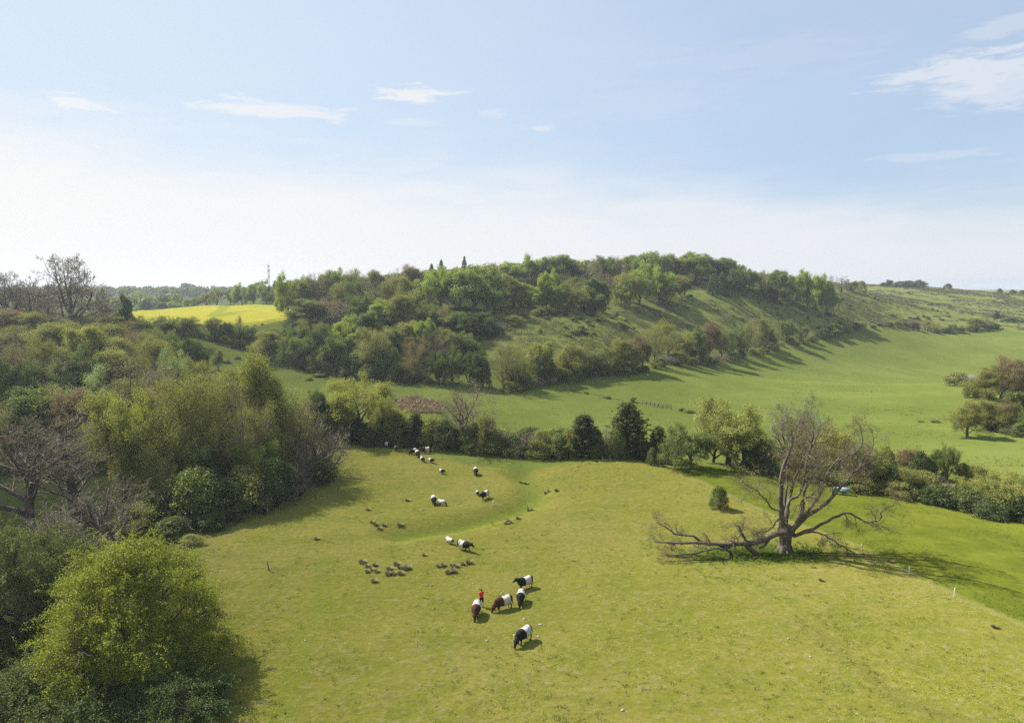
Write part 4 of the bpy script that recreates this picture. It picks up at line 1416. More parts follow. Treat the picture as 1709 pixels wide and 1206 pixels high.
def smooth_line(P, r, n, rng, jit):
    u = np.linspace(0, len(P) - 1, n)
    i = np.minimum(u.astype(int), len(P) - 2)
    f = (u - i)[:, None]
    p0, p1, p2, p3 = P[np.maximum(i - 1, 0)], P[i], P[i + 1], P[np.minimum(i + 2, len(P) - 1)]
    Q = .5 * (2 * p1 + (p2 - p0) * f + (2 * p0 - 5 * p1 + 4 * p2 - p3) * f ** 2 + (3 * p1 - p0 - 3 * p2 + p3) * f ** 3)
    rr = r[i] * (1 - f[:, 0]) + r[i + 1] * f[:, 0]
    Q[1:] += rng.normal(0, 1, (n - 1, 3)) * jit * np.minimum(1, np.arange(1, n) / 3)[:, None]
    return Q, rr


LIMBS = [
    [(658, 700, 0, 34), (655, 620, .1, 30), (650, 540, .2, 27), (648, 450, .1, 22), (664, 380, -.1, 16), (680, 310, -.3, 11), (668, 250, -.5, 4)],
    [(672, 690, .3, 22), (686, 610, .6, 19), (700, 565, .9, 16), (745, 540, 1.1, 15), (764, 480, 1.3, 15), (778, 400, 1.5, 13), (797, 320, 1.6, 10), (802, 262, 1.8, 4)],
    [(690, 690, -.4, 22), (722, 630, -.8, 20), (764, 560, -1.2, 18), (792, 505, -1.5, 15), (802, 440, -1.8, 13), (832, 380, -2.0, 11), (882, 346, -2.2, 10), (930, 318, -2.4, 8), (934, 270, -2.5, 5), (915, 225, -2.6, 3)],
    [(700, 690, .2, 26), (760, 630, .4, 23), (835, 590, .7, 20), (905, 530, 1.0, 17), (950, 480, 1.2, 14), (1002, 430, 1.4, 12), (1020, 395, 1.5, 10), (1060, 350, 1.6, 7), (1062, 300, 1.7, 4)],
    [(705, 700, -.5, 18), (770, 655, -1.3, 16), (840, 605, -2.0, 13), (900, 580, -2.5, 12), (960, 612, -2.8, 10), (1010, 600, -3.0, 8), (1018, 560, -3.1, 6), (1070, 538, -3.2, 3)],
    [(708, 705, -.2, 13), (760, 680, -.8, 11), (812, 684, -1.2, 9), (870, 715, -1.6, 8), (920, 745, -1.8, 6), (960, 775, -2.0, 4)],
    [(680, 680, .7, 20), (700, 600, 1.6, 17), (735, 520, 2.4, 15), (770, 450, 3.0, 12), (800, 395, 3.4, 10), (850, 330, 3.8, 7), (880, 260, 4.0, 4)],
    [(646, 630, -.2, 11), (622, 640, -.5, 9), (600, 662, -.8, 8), (570, 676, -1.1, 6), (540, 670, -1.3, 3)],
    [(640, 600, .1, 10), (612, 590, .4, 9), (592, 560, .6, 8), (560, 528, .9, 6), (525, 508, 1.1, 3)],
    [(665, 690, 1.0, 18), (705, 560, 2.2, 14), (712, 470, 2.8, 11), (720, 380, 3.3, 9), (742, 300, 3.6, 4)],
    [(690, 680, -.8, 16), (712, 560, -2.0, 14), (705, 520, -2.3, 11), (738, 500, -2.6, 8), (775, 450, -2.8, 5)],
    [(745, 640, .9, 15), (775, 560, 1.9, 13), (815, 490, 2.6, 11), (850, 455, 3.2, 9), (920, 440, 3.8, 7), (980, 380, 4.2, 4)],
]
TWS = dict(seg=[4, 5, 4, 4, 3, 2], jit=[.1, .26, .28, .28, .26, .2], trop=[.0, .05, .03, .02, .0, 0.], n=[0, 6, 5, 4, 0], f0=[.3, .2, .15, .15, .2],
           ang=[45, 48, 50, 48, 40], lr=[.5, .58, .58, .55, .5], rr=[.5, .55, .6, .65, .6], tap=.3, max=4, rmin=.0055)
rt = np.random.default_rng(77)
pol = empty('pollard_tree', dead_tree_at - np.array([0, 0, .1]), 'huge old half dead pollard with bare twisting limbs standing alone on the pasture', 'tree')
mb = MB()
mb.chain([((0.02, 0, -.5), 1.0), ((0.02, .05, .15), .80), ((0, .05, 1.0), .66), ((-.02, .05, 2.0), .72), ((.0, .05, 2.7), .80)], 16)
mb.ellipsoid((.05, .1, 2.6), (.98, .95, .62))
for k in range(7):
    a = k * 6.28 / 7 + .3
    mb.capsule((.3 * math.cos(a), .3 * math.sin(a), .9), (1.15 * math.cos(a), 1.15 * math.sin(a), -.25), .34, .20)
for k in range(14):
    a, z = rt.random() * 6.28, rt.uniform(.5, 2.9)
    mb.ellipsoid((.62 * math.cos(a), .62 * math.sin(a), z), (.2, .2, .28), None, 8, 6)
wood2, twl = [], []
for L in LIMBS:
    P, r = zp(L, 780, .80)
    P, r = smooth_line(P, r, 22, rt, .055)
    wood2.append((P, r))
    mb.capsule(P[0], P[3], r[0] * 1.1, r[3], 10)
    n = len(P)
    for j in range(12):
        i = int(rt.uniform(.36, 1) * (n - 1))
        i = min(i, n - 2)
        t = unit(P[i + 1] - P[i])
        side = unit(np.cross(t, rt.normal(0, 1, 3)))
        low = P[i][2] < 4.5
        d = unit(t * .6 + side + np.array([.05, 0, .12 if not low else -.05]))
        S = dict(TWS)
        S['trop'] = [0, -.10, -.10, -.08, -.05, 0] if (low or rt.random() < .3) else [0, .06, .03, .02, 0, 0]
        grow(rt, twl, P[i], d, rt.uniform(1.2, 2.9), max(r[i] * rt.uniform(.25, .55), .02), 1, S)
    grow(rt, twl, P[-1], unit(P[-1] - P[-3]), .9, r[-1], 1, TWS)
me = remesh(mb, 'trunk', .055, 3)
link('trunk', me, M['oldbark'], pol)
for P, r in wood2:
    mb = MB()
    mb.tubes([(P, r)], 9)
    link('limb', mb.mesh('limb', True), M['oldbark'], pol)
mb = MB()
for lev, sd_ in ((1, 5), (2, 4), (3, 3), (4, 3)):
    L = [(p, r) for l, p, r in twl if l == lev]
    if L:
        mb.tubes(L, sd_)
me = mb.mesh('twigs')
link('twigs', me, M['oldtwig'], pol)
tips = ends(twl, 3, (.5, 1.0))
tips = tips[rt.random(len(tips)) < .22]
V, F = clumps(rt, tips, .22, 5, .055)
link('young_leaves', mesh_np('young_leaves', V, F), M['olive'], pol)

FALL = [
    [(640, 690, -.4, 20), (600, 695, -.5, 26), (550, 710, -.6, 25), (490, 716, -.8, 22), (440, 713, -.9, 18), (400, 716, -1.0, 16), (330, 708, -1.2, 13), (282, 700, -1.3, 11), (215, 702, -1.4, 9), (150, 695, -1.5, 7), (100, 692, -1.6, 4)],
    [(345, 712, -1.1, 12), (300, 700, -1.0, 11), (270, 674, -.9, 9), (232, 668, -.8, 8), (192, 664, -.7, 7), (165, 640, -.6, 5), (135, 618, -.5, 4), (110, 600, -.5, 3)],
    [(505, 720, -.7, 14), (490, 690, -.6, 11), (475, 655, -.5, 9), (462, 620, -.4, 5)],
    [(495, 722, -.8, 20), (515, 745, -.9, 20), (545, 770, -1.0, 16), (570, 790, -1.1, 10)],
    [(600, 700, -.6, 14), (575, 725, -.8, 10), (550, 738, -1.0, 6)],
    [(440, 716, -1.0, 12), (400, 735, -1.3, 10), (350, 728, -1.7, 8), (270, 738, -2.2, 7), (200, 742, -2.6, 5), (120, 738, -3.0, 3)],
    [(380, 720, -.9, 12), (420, 755, -.7, 10), (440, 775, -.6, 7)],
    [(300, 708, -1.2, 9), (240, 715, -.6, 7), (170, 725, -.1, 5), (110, 720, .3, 3)],
]
fl = empty('fallen_limb', dead_tree_at - np.array([0, 0, .05]), 'broken grey limb lying from the old pollard across the grass to the left', 'branch')
tw2 = []
for k, L in enumerate(FALL):
    P, r = zp(L, 778, 1.1)
    P[:, 2] = .12 + (P[:, 2] - .12) * (.78 + .22 * sstep(P[:, 0], -3.5, -1.0))
    P, r = smooth_line(P, r, 18, rt, .04)
    mb = MB()
    mb.tubes([(P, r)], 8)
    o = link('branch' if k else 'limb', mb.mesh('branch', True), M['oldbark'], fl)
    if k == 0:
        mb = MB()
        for j in range(7):
            a = P[0] + rt.normal(0, .07, 3)
            mb.tubes([(np.array([P[1] + (a - P[0]) * .6, a, a + np.array([rt.uniform(.15, .55), rt.normal(0, .05), rt.normal(0, .08)])]), np.array([.09, .07, .012]))], 4)
        tag(link('split_end', mb.mesh('split_end'), M['split'], fl), 'pale torn end of the broken limb')
    if k in (0, 1, 5, 7, 2):
        for j in range(7):
            i = min(int(rt.uniform(.35, 1) * 17), 16)
            t = unit(P[i + 1] - P[i])
            d = unit(t * .8 + unit(np.cross(t, rt.normal(0, 1, 3))) + np.array([-.2, 0, .05]))
            grow(rt, tw2, P[i], d, rt.uniform(.9, 2.0), max(r[i] * .4, .015), 1, TWS)
mb = MB()
for lev, sd_ in ((1, 5), (2, 4), (3, 3), (4, 3)):
    L = []
    for l, p, r in tw2:
        if l == lev:
            p = p.copy()
            p[:, 2] = np.maximum(p[:, 2], .03 + .1 * rt.random())
            L.append((p, r))
    mb.tubes(L, sd_)
link('twigs', mb.mesh('twigs'), M['oldtwig'], fl)
# loose pale branch at the foot of the trunk
b = ray(1326, 926)
P = np.array([(-.75, .1, .12), (-.3, 0, .1), (.2, -.1, .09), (.65, -.32, .07)])
mb = MB()
mb.tubes([(P, np.array([.1, .11, .09, .05]))], 7)
mb.tubes([(np.array([(-.1, -.02, .1), (.2, .25, .16), (.5, .4, .1)]), np.array([.05, .04, .02]))], 5)
tag(link('loose_branch', mb.mesh('loose_branch', True), M['split'], None, tuple(b)), 'short pale barkless branch on the ground at the foot of the old pollard', 'branch')
b = ray(1130, 929)
mb = MB()
mb.tubes([(np.array([(-1.1, 0, .1), (-.3, -.1, .12), (.4, -.3, .1), (1.1, -.25, .06)]), np.array([.07, .06, .04, .02]))], 6)
mb.tubes([(np.array([(-.2, -.1, .12), (.1, .2, .2), (.5, .35, .12)]), np.array([.035, .03, .012]))], 5)
tag(link('loose_branch', mb.mesh('loose_branch', True), M['oldbark'], None, tuple(b)), 'thin dark curved branch on the grass in front of the fallen limb', 'branch')

# ------------------------------------------------------------------ cattle
def coat(name, dark, white, belt=True, all_white=False):
    m, g = new_mat(name)
    tc = g.n('ShaderNodeTexCoord')
    sp = g.n('ShaderNodeSeparateXYZ', None, i0=tc.outputs['Object'])
    x, y, z = sp.outputs
    n = g.noise(tc.outputs['Object'], 7.0, 4, .6)
    fur = g.noise(g.scale(tc.outputs['Object'], (1, 1, .35)), 26.0, 4, .7)
    xx = g.m('ADD', x, g.m('MULTIPLY', g.m('SUBTRACT', n, .5), .16))
    if all_white:
        f = g.m('MULTIPLY', g.step(xx, .96, .80), g.step(z, .05, .16))
    else:
        f = g.m('MULTIPLY', g.step(xx, -.62, -.54), g.step(xx, .16, .08))
    dk = g.mix(g.step(fur, .35, .7), dark, tuple(c * 1.9 for c in dark))
    wh = g.mix(g.step(fur, .3, .7), white, tuple(c * .72 for c in white))
    c = g.mix(f, dk, wh)
    bm = g.n('ShaderNodeBump', None, Strength=.8, Distance=.03, Height=fur)
    b = g.n('ShaderNodeBsdfPrincipled', None, Base_Color=c, Roughness=.85, Normal=bm.outputs[0])
    b.inputs['Specular IOR Level'].default_value = .12
    g.n('ShaderNodeOutputMaterial', None, Surface=b.outputs[0])
    return m


COAT = {'black': coat('black_belted_coat', (.008, .0075, .0075), (.42, .405, .38)),
        'brown': coat('brown_belted_coat', (.032, .013, .009), (.42, .40, .37)),
        'white': coat('white_calf_coat', (.030, .028, .026), (.45, .44, .42), all_white=True)}


def cow_mesh(pose):
    mb = MB()
    E, K = mb.ellipsoid, mb.capsule
    E((.42, 0, .80), (.46, .36, .43))
    E((.0, 0, .75), (.64, .44, .43))
    E((-.50, 0, .84), (.44, .37, .40))
    E((.25, 0, .98), (.70, .20, .20))
    E((.62, 0, .74), (.22, .19, .28))
    poll = {'stand': (1.06, 0, 1.22), 'graze': (1.06, .04, .50), 'walk': (1.14, 0, 1.0)}[pose]
    muz = {'stand': (1.40, .03, 1.02), 'graze': (1.22, .06, .12), 'walk': (1.45, 0, .72)}[pose]
    K((.58, 0, .92), poll, .27, .155, 12)
    K((.55, 0, .80), (poll[0] - .05, poll[1], poll[2] - .12), .24, .12, 12)
    K(poll, muz, .145, .085, 12)
    E(muz, (.09, .095, .085))
    d = unit(np.array(muz) - np.array(poll))
    up = np.array([-d[2], 0, d[0]]) if d[0] > 0 else np.array([0, 0, 1.])
    for s in (-1, 1):
        a = np.array(poll) + up * .06
        K(a + np.array([0, s * .10, 0]), a + np.array([-.06, s * .27, .02]), .05, .028, 8)   # ear
        st = .12 if pose == 'walk' else .03
        f = st * s
        K((.50, s * .17, .66), (.50 + f, s * .17, .36), .135, .068)
        K((.50 + f, s * .17, .36), (.50 + f * 1.8, s * .165, .09), .066, .048)
        E((.52 + f * 1.8, s * .165, .045), (.075, .058, .05))
        K((-.62, s * .18, .80), (-.48 - f, s * .19, .52), .20, .115)
        K((-.48 - f, s * .19, .52), (-.72 - f, s * .18, .34), .11, .062)
        K((-.72 - f, s * .18, .34), (-.68 - f * 1.5, s * .175, .09), .06, .047)
        E((-.66 - f * 1.5, s * .175, .045), (.075, .058, .05))
    E((-.30, 0, .44), (.13, .11, .09))
    mb.chain([((-.84, 0, 1.06), .05), ((-.95, 0, .92), .035), ((-.97, .02, .62), .028), ((-.97, .03, .40), .055), ((-.96, .03, .28), .03)], 8)
    return remesh(mb, 'cow_body', .026, 5)


COWS = {}
for po in ('stand', 'graze', 'walk'):
    base_me = cow_mesh(po)
    for co in COAT:
        me = base_me.copy()
        me.materials.clear()
        me.materials.append(COAT[co])
        COWS[po, co] = me
HERD = [
    (840, 1016, -147, 'graze', 'brown', 1.06, 'brown cow with a white belt grazing in front of the man in red'),
    (874, 1071, -128, 'graze', 'black', 1.08, 'black cow with a white belt grazing nearest to the camera'),
    (876, 981, -146, 'stand', 'black', 1.0, 'black cow with a white belt standing head up, farthest of the five near the man'),
    (869, 1006, -98, 'graze', 'black', 1.0, 'black cow with a white belt seen head on, just right of the grazing brown cow'),
    (795, 1027, -96, 'graze', 'brown', 1.06, 'brown cow with a white belt seen head on, beside the man in red'),
    (750, 907, -50, 'walk', 'white', .66, 'white calf walking left of the black belted cow in the middle of the pasture'),
    (774, 918, -32, 'walk', 'black', .98, 'black belted cow walking right in the middle of the pasture, beside a white calf'),
    (724, 841, -80, 'graze', 'black', 1.0, 'black cow with a white belt facing the camera, beside the whitest calf'),
    (737, 843, -28, 'graze', 'white', .72, 'almost wholly white calf right of a black cow on the far part of the pasture'),
    (797, 826, -75, 'walk', 'black', .58, 'tiny dark calf left of a black cow near the gully'),
    (809, 832, -122, 'walk', 'black', 1.0, 'black cow with a white rear belt beside a tiny dark calf near the gully'),
    (794, 792, -86, 'graze', 'black', 1.02, 'black cow alone on the far right of the herd, facing the camera'),
    (737, 790, -42, 'walk', 'black', .68, 'belted calf alone between the herd in the shade and the pasture cows'),
    (705, 770, -60, 'walk', 'black', .74, 'belted calf at the edge of the hedge shadow, left one of two'),
    (719, 772, -40, 'walk', 'black', .72, 'belted calf at the edge of the hedge shadow, right one of two'),
    (697, 762, -75, 'graze', 'black', 1.0, 'black cow in the hedge shadow in front of the brown cow'),
    (690, 758, -130, 'graze', 'black', .92, 'black cow in the hedge shadow, left of another black cow'),
    (711, 756, -165, 'walk', 'brown', 1.0, 'brown cow with a white belt under the pasture hedge'),
    (661, 752, -70, 'walk', 'black', .72, 'belted calf in the hedge shadow left of the black cows'),
    (648, 747, -15, 'graze', 'black', .95, 'dark cow deep in the hedge shadow, second from the left under the hedge'),
    (623, 741, -70, 'walk', 'black', .72, 'faint calf in the hedge shadow, leftmost under the hedge'),
    (443, 858, 100, 'stand', 'black', .85, 'belted cow seen from behind, standing in the shade at the foot of the left wood'),
]
for px, py, az_, po, co, s, lab in HERD:
    b = ray(px, py)
    cat = 'calf' if s < .85 else 'cow'
    e = empty(cat, b - np.array([0, 0, .015]), lab, cat, 'belted cattle on the pasture', R(az_), s)
    link('body', COWS[po, co], None, e)

# ------------------------------------------------------------------ the man
def person():
    b = ray(803.5, 1012)
    e = empty('person', b, 'man in a red t-shirt and dark shorts walking across the pasture between the cattle', 'person', None, R(118))
    SK = plain_mat('skin', (.50, .30, .21), .5, 0, (.46, .27, .19))
    mb = MB()
    K, E = mb.capsule, mb.ellipsoid
    # legs, mid stride (local +x is the way he walks)
    for s, f in ((1, .17), (-1, -.20)):
        K((0, s * .095, .92), (f * .55, s * .10, .50), .088, .060, 12)
        lift = .0 if f > 0 else .05
        K((f * .55, s * .10, .50), (f * 1.0 - .06, s * .10, .10 + lift), .062, .040, 12)
        K((f - .08, s * .10, .06 + lift), (f + .10, s * .105, .04), .045, .032, 10)
    E((0, 0, .96), (.125, .17, .13))
    E((0, 0, 1.12), (.115, .155, .20))
    E((.01, 0, 1.32), (.125, .185, .19))
    K((.0, -.15, 1.42), (.0, .15, 1.42), .075, .075, 12)
    K((.0, 0, 1.42), (.02, 0, 1.56), .062, .056, 12)
    E((.02, 0, 1.655), (.098, .078, .118))
    E((.115, 0, 1.64), (.022, .014, .024), None, 8, 6)
    E((.09, 0, 1.585), (.03, .035, .025), None, 8, 6)
    for s in (1, -1):
        E((.015, s * .08, 1.65), (.02, .012, .032), None, 8, 6)
        f = -.16 * s
        sh, el_, wr = np.array([0, s * .205, 1.42]), np.array([f * .55 - .02, s * .245, 1.14]), np.array([f + .05, s * .25, .90])
        K(sh, el_, .052, .040, 12)
        K(el_, wr, .041, .028, 12)
        K(wr, wr + np.array([.01, 0, -.085]), .034, .036, 10)
        for k in range(4):
            p = wr + np.array([-.026 + .019 * k, 0, -.105])
            L = (.058, .072, .076, .066)[k]
            q = p + np.array([.004, -s * .012, -L * .55])
            K(p, q, .0098, .009, 8)
            K(q, q + np.array([.002, -s * .022, -L * .4]), .009, .008, 8)
        K(wr + np.array([.03, 0, -.05]), wr + np.array([.055, -s * .01, -.095]), .012, .010, 8)
    link('body', remesh(mb, 'person_body', .0085, 3), SK, e)
    mb = MB()
    E, K = mb.ellipsoid, mb.capsule
    E((0, 0, 1.02), (.148, .192, .12))
    E((0, 0, 1.14), (.142, .182, .21))
    E((.01, 0, 1.32), (.148, .205, .19))
    K((.0, -.16, 1.425), (.0, .16, 1.425), .088, .088, 12)
    for s in (1, -1):
        f = -.16 * s
        K((0, s * .20, 1.42), (f * .4 - .01, s * .238, 1.22), .074, .064, 12)
    link('shirt', remesh(mb, 'shirt', .014, 3), plain_mat('red_cotton', (.62, .025, .028), .8, 0, (.50, .018, .02)), e)
    mb = MB()
    mb.ellipsoid((0, 0, .94), (.152, .192, .12))
    for s, f in ((1, .17), (-1, -.20)):
        mb.capsule((0, s * .095, .92), (f * .48, s * .105, .55), .115, .096, 12)
    link('shorts', remesh(mb, 'shorts', .014, 3), plain_mat('dark_cloth', (.018, .018, .024), .85), e)
    mb = MB()
    mb.ellipsoid((.005, 0, 1.69), (.106, .088, .10))
    mb.ellipsoid((-.045, 0, 1.64), (.068, .080, .09))
    link('hair', remesh(mb, 'hair', .012, 2), plain_mat('dark_hair', (.018, .013, .010), .6), e)
    for s, f in ((1, .17), (-1, -.20)):
        mb = MB()
        mb.capsule((f - .09, s * .10, .065), (f + .12, s * .105, .05), .055, .045, 12)
        link('shoe', remesh(mb, 'shoe', .012, 2), plain_mat('dark_shoe', (.03, .028, .026), .6), e)


person()

# ------------------------------------------------------------------ rush tussocks
def tussock_mesh(seed):
    global rg
    rg = np.random.default_rng(seed)
    n = 150
    a, r = rg.random(n) * 6.28, .26 * rg.random(n) ** .6
    P = np.stack([r * np.cos(a), r * np.sin(a), 0 * a - .03], 1)
    d = np.stack([np.cos(a), np.sin(a)], 1) * (r / .26)[:, None]
    h = .38 + .3 * rg.random(n)
    side = np.stack([-np.sin(a), np.cos(a), 0 * a], 1) * .028
    mid = P + np.stack([d[:, 0] * .12, d[:, 1] * .12, h * .65], 1)
    tip = P + np.stack([d[:, 0] * .34 + rg.normal(0, .06, n), d[:, 1] * .34 + rg.normal(0, .06, n), h * .9], 1)
    V = np.stack([P - side, P + side, mid + side * .7, mid - side * .7, tip], 1).reshape(-1, 3)
    b = np.arange(n)[:, None] * 5
    me = mesh_np('rush_tussock', V, [b + np.array([[0, 1, 2, 3]]), b + np.array([[3, 2, 4]])])
    me.materials.append(M['rush'])
    return me


TUS = [tussock_mesh(s) for s in (301, 302, 303)]
rk = random.Random(9)
CL = [
    ('in the small cluster above the big rush clusters', [(621, 871), (627, 874.5), (641, 875), (633, 880.5), (668, 875)]),
    ('in the leftmost big rush cluster', [(605, 937), (613, 943), (626, 942), (613, 953), (620, 949), (629, 952)]),
    ('in the second big rush cluster', [(650, 948), (648, 957), (656, 956), (662, 940.5), (667, 946), (676, 948), (681, 947.5), (669, 956)]),
    ('in the rush cluster below the walking black cow', [(732, 944), (740, 942.5), (754, 942), (760, 943.5), (749, 954), (757, 953), (756, 950), (773, 940.5), (783, 938)]),
    ('of the rushes along the gully', [(878, 806), (911, 822), (916, 818.5), (929, 817.5), (883, 851), (889, 850), (865, 864), (846, 872), (850, 870), (870, 804)]),
]
for where, L in CL:
    L = sorted(L)
    for i, (px, py) in enumerate(L):
        o = link('rush_tussock', TUS[rk.randrange(3)], None, None, tuple(ray(px, py + 2)))
        s = rk.uniform(.6, .95) * (1.1 if 'gully' in where else 1)
        o.scale = (s * rk.uniform(.95, 1.5), s * rk.uniform(.95, 1.4), s * rk.uniform(.6, .9))
        o.rotation_euler = (0, 0, rk.uniform(0, 6.28))
        tag(o, 'dark rush tussock, %s from left %s' % (ORD[i], where), 'tussock', 'rush tussocks ' + where)
for px, py, lab in ((624, 969, 'single rush tussock below the leftmost big rush cluster'), (708, 925, 'single flat rush tussock between the big clusters and the walking black cow'), (528, 898, 'single dark tussock at the edge of the wood shadow'),
                    (614, 849, 'pale small tussock right of the leaning tree shadow'), (680, 834, 'tiny dark tussock left of the black cow and whitest calf'), (1660, 1045, 'single dark tussock near the right edge of the pasture'),
                    (1371, 967, 'grey tussock in front of the pollard shadow'), (1486, 936, 'green tussock just beyond the white fence posts')):
    o = link('rush_tussock', TUS[rk.randrange(3)], None, None, tuple(ray(px, py + 2)))
    s = rk.uniform(.55, .8)
    o.scale = (s * 1.3, s * 1.2, s * .7)
    tag(o, lab, 'tussock', 'single tussocks')

# ------------------------------------------------------------------ small pale stones
MS = plain_mat('pale_stone', (.24, .23, .21), .9, 0, (.17, .16, .145))
for k, (px, py, w, lab) in enumerate(((780, 964, .26, 'up the slope from the man'), (790, 973, .34, 'just behind the man'), (838, 953, .2, 'alone above the standing black cow'), (838, 990, .32, 'behind the grazing brown cow'),
                        (875, 1033, .34, 'between the head on black cow and the nearest cow'), (902, 1042, .5, 'flat one right of the nearest cow'), (858, 1060, .42, 'beside the head of the nearest cow'), (898, 1062, .34, 'at the tail side of the nearest cow'),
                        (813, 1069, .34, 'left of the nearest cow'), (510, 1069, .3, 'on the worn path near the big bright bush'), (1039, 1185, .42, 'near the bottom edge in the middle'), (1352, 1096, .3, 'by the dark wheel track'), (1316, 1066, .25, 'above the dark wheel track'))):
    rs = np.random.default_rng(400 + k)
    mb = MB()
    mb.ellipsoid((0, 0, .03), (w * .38, w * .27, .07), None, 12, 8)
    V = np.concatenate(mb.V)
    V *= 1 + .25 * vnoise(V[:, :1] * 9 + k, V[:, 1:2] * 9 + 3 * V[:, 2:3], 50)
    mb.V = [V]
    o = link('stone', mb.mesh('stone'), MS, None, tuple(ray(px, py)))
    o.rotation_euler = (0, 0, k * 1.3)
    tag(o, 'small pale stone in the grass, ' + lab, 'stone', 'pale stones on the pasture')

# ------------------------------------------------------------------ posts and fences
MW = plain_mat('white_plastic', (.55, .55, .53), .5)
MP = plain_mat('weathered_post', (.16, .12, .085), .9)
MG = plain_mat('green_tube', (.10, .16, .13), .5)


def stake(px, py, h, r, mat, lab, lean=(0, 0), group=None, kind='white'):
    b = ray(px, py)
    e = empty('fence_post', b - np.array([0, 0, .05]), lab, 'post', group)
    mb = MB()
    tip = np.array([lean[0], lean[1], h])
    mb.tubes([(np.array([(0, 0, -.2), tip * .5, tip]), np.array([r, r, r * .9]))], 8)
    link('shaft', mb.mesh('shaft', True), mat, e)
    mb = MB()
    if kind == 'white':
        for f in (.55, .8):
            mb.box(tip * f + np.array([r * 1.6, 0, 0]), (r * 2.2, r * 1.2, .03))
        link('wire_clip', mb.mesh('wire_clip'), M['needle'] if False else MP, e)
    else:
        mb.tubes([(np.array([tip * .99, tip * 1.02]), np.array([r * .9, r * .3]))], 8)
        link('cap', mb.mesh('cap'), mat, e)


G = 'posts of the electric fence along the pasture edge'
stake(1437, 919, .95, .035, MW, 'white fence post nearest to the old pollard on the pasture edge', (.03, 0), G)
stake(1517, 959, .98, .035, MW, 'white fence post in the pollard shadow, middle one on the pasture edge', (-.02, 0), G)
stake(1592, 995, .95, .035, MW, 'white fence post nearest to the right picture edge', (.05, 0), G)
stake(1018, 767, .95, .04, MW, 'white fence post on the far crest of the pasture, right of the other', (0, 0), G)
stake(1006, 768, .7, .04, MW, 'short white fence post on the far crest of the pasture, left of the other', (0, 0), G)
stake(822, 844, .95, .03, MW, 'thin white stick leaning in the grass by the gully below the cow and tiny calf', (.12, 0), None)
stake(450, 952, 1.15, .07, MP, 'dark wooden post leaning left on the open grass, alone', (-.28, 0), None, 'wood')
stake(881, 850, 1.0, .05, MP, 'thin dark post among the rushes of the gully', (-.10, 0), None, 'wood')
stake(399, 866, 1.2, .06, MP, 'grey wooden post in the shade at the wood foot, left one of two', (0, 0), 'posts at the wood foot', 'wood')
stake(419, 863, 1.2, .06, MP, 'grey wooden post in the shade at the wood foot, right one of two', (.05, 0), 'posts at the wood foot', 'wood')
stake(538, 801, 1.3, .07, MP, 'wooden post at the right tip of the wood by the leafless thicket', (0, 0), None, 'wood')
stake(378, 1166, 1.1, .045, MG, 'pale green metal stake in the shade beside the big bright bush', (.02, 0), None, 'wood')
stake(312, 946, 1.6, .04, MP, 'thin leaning stick rising behind the top of the big bright bush', (-.45, .1), None, 'wood')
stake(1101, 779, 1.2, .05, MP, 'short wooden post at the pasture corner beside the thin sapling', (0, 0), None, 'wood')

a, b = ray(1072, 674), ray(1120, 682)
e = empty('field_fence', (a + b) / 2, 'short run of old post and rail fence in the middle of the valley field', 'fence')
c0 = (a + b) / 2
n = 8
for i in range(n):
    p = a + (b - a) * i / (n - 1)
    p[2] = float(hgt(p[0], p[1]))
    mb = MB()
    mb.box(p - c0 + np.array([0, 0, .55]), (.16, .16, 1.4), .2 * i)
    link('post', mb.mesh('post'), MP, e)
for z in (.5, 1.0):
    mb = MB()
    mb.tubes([(np.array([a - c0 + np.array([0, -.1, z]), (0, -.1, z - .05), b - c0 + np.array([0, -.1, z])]), np.array([.07, .07, .07]))], 4)
    link('rail', mb.mesh('rail'), MP, e)

# ------------------------------------------------------------------ feed trailer and drum behind the pollard
b = at(1408, 101)
e = empty('feed_trailer', b, 'pale blue green metal feed trailer standing at the hedge behind the old pollard', 'trailer', None, R(-12), .82)
MT = plain_mat('pale_teal_paint', (.17, .26, .25), .5, 0, (.13, .20, .19))
MD = plain_mat('dark_rubber', (.02, .02, .02), .8)
mb = MB()
mb.box((0, 0, .80), (1.9, 1.0, .62), 0, 1.12)
link('body', mb.mesh('body'), MT, e)
mb = MB()
mb.box((0, -.25, 1.20), (2.2, .62, .05))
mb.box((0, .28, 1.21), (2.2, .42, .05))
link('lid', mb.mesh('lid'), plain_mat('light_sheet', (.26, .32, .31), .5, .0), e)
for s in (-1, 1):
    mb = MB()
    mb.tubes([(np.array([(0, s * .60, .30), (0, s * .72, .30)]), np.array([.30, .30]))], 18)
    mb.tubes([(np.array([(0, s * .72, .30), (0, s * .60, .30)]), np.array([.30, .30]))], 18)
    w = link('wheel', mb.mesh('wheel'), MD, e)
    mb = MB()
    mb.tubes([(np.array([(0, s * .70, .30), (0, s * .74, .30)]), np.array([.14, .14]))], 12)
    link('rim', mb.mesh('rim'), MT, w)
mb = MB()
mb.tubes([(np.array([(-.9, 0, .5), (-1.6, 0, .45), (-2.0, 0, .40)]), np.array([.05, .05, .04]))], 6)
link('drawbar', mb.mesh('drawbar'), MP, e)
b = at(1392, 101)
e = empty('drum', b, 'dark green drum left of the pale feed trailer', 'drum')
mb = MB()
zz = np.array([0, .02, .3, .33, .36, .6, .63, .66, .93, .95])
mb.tubes([(np.stack([0 * zz, 0 * zz, zz], 1), np.array([.30, .32, .32, .34, .32, .32, .34, .32, .32, .30]))], 18)
link('body', mb.mesh('body', True), plain_mat('green_steel', (.03, .12, .07), .5), e)
mb = MB()
mb.tubes([(np.array([(0, 0, .93), (0, 0, .975)]), np.array([.29, .29]))], 18)
link('lid', mb.mesh('lid'), MP, e)

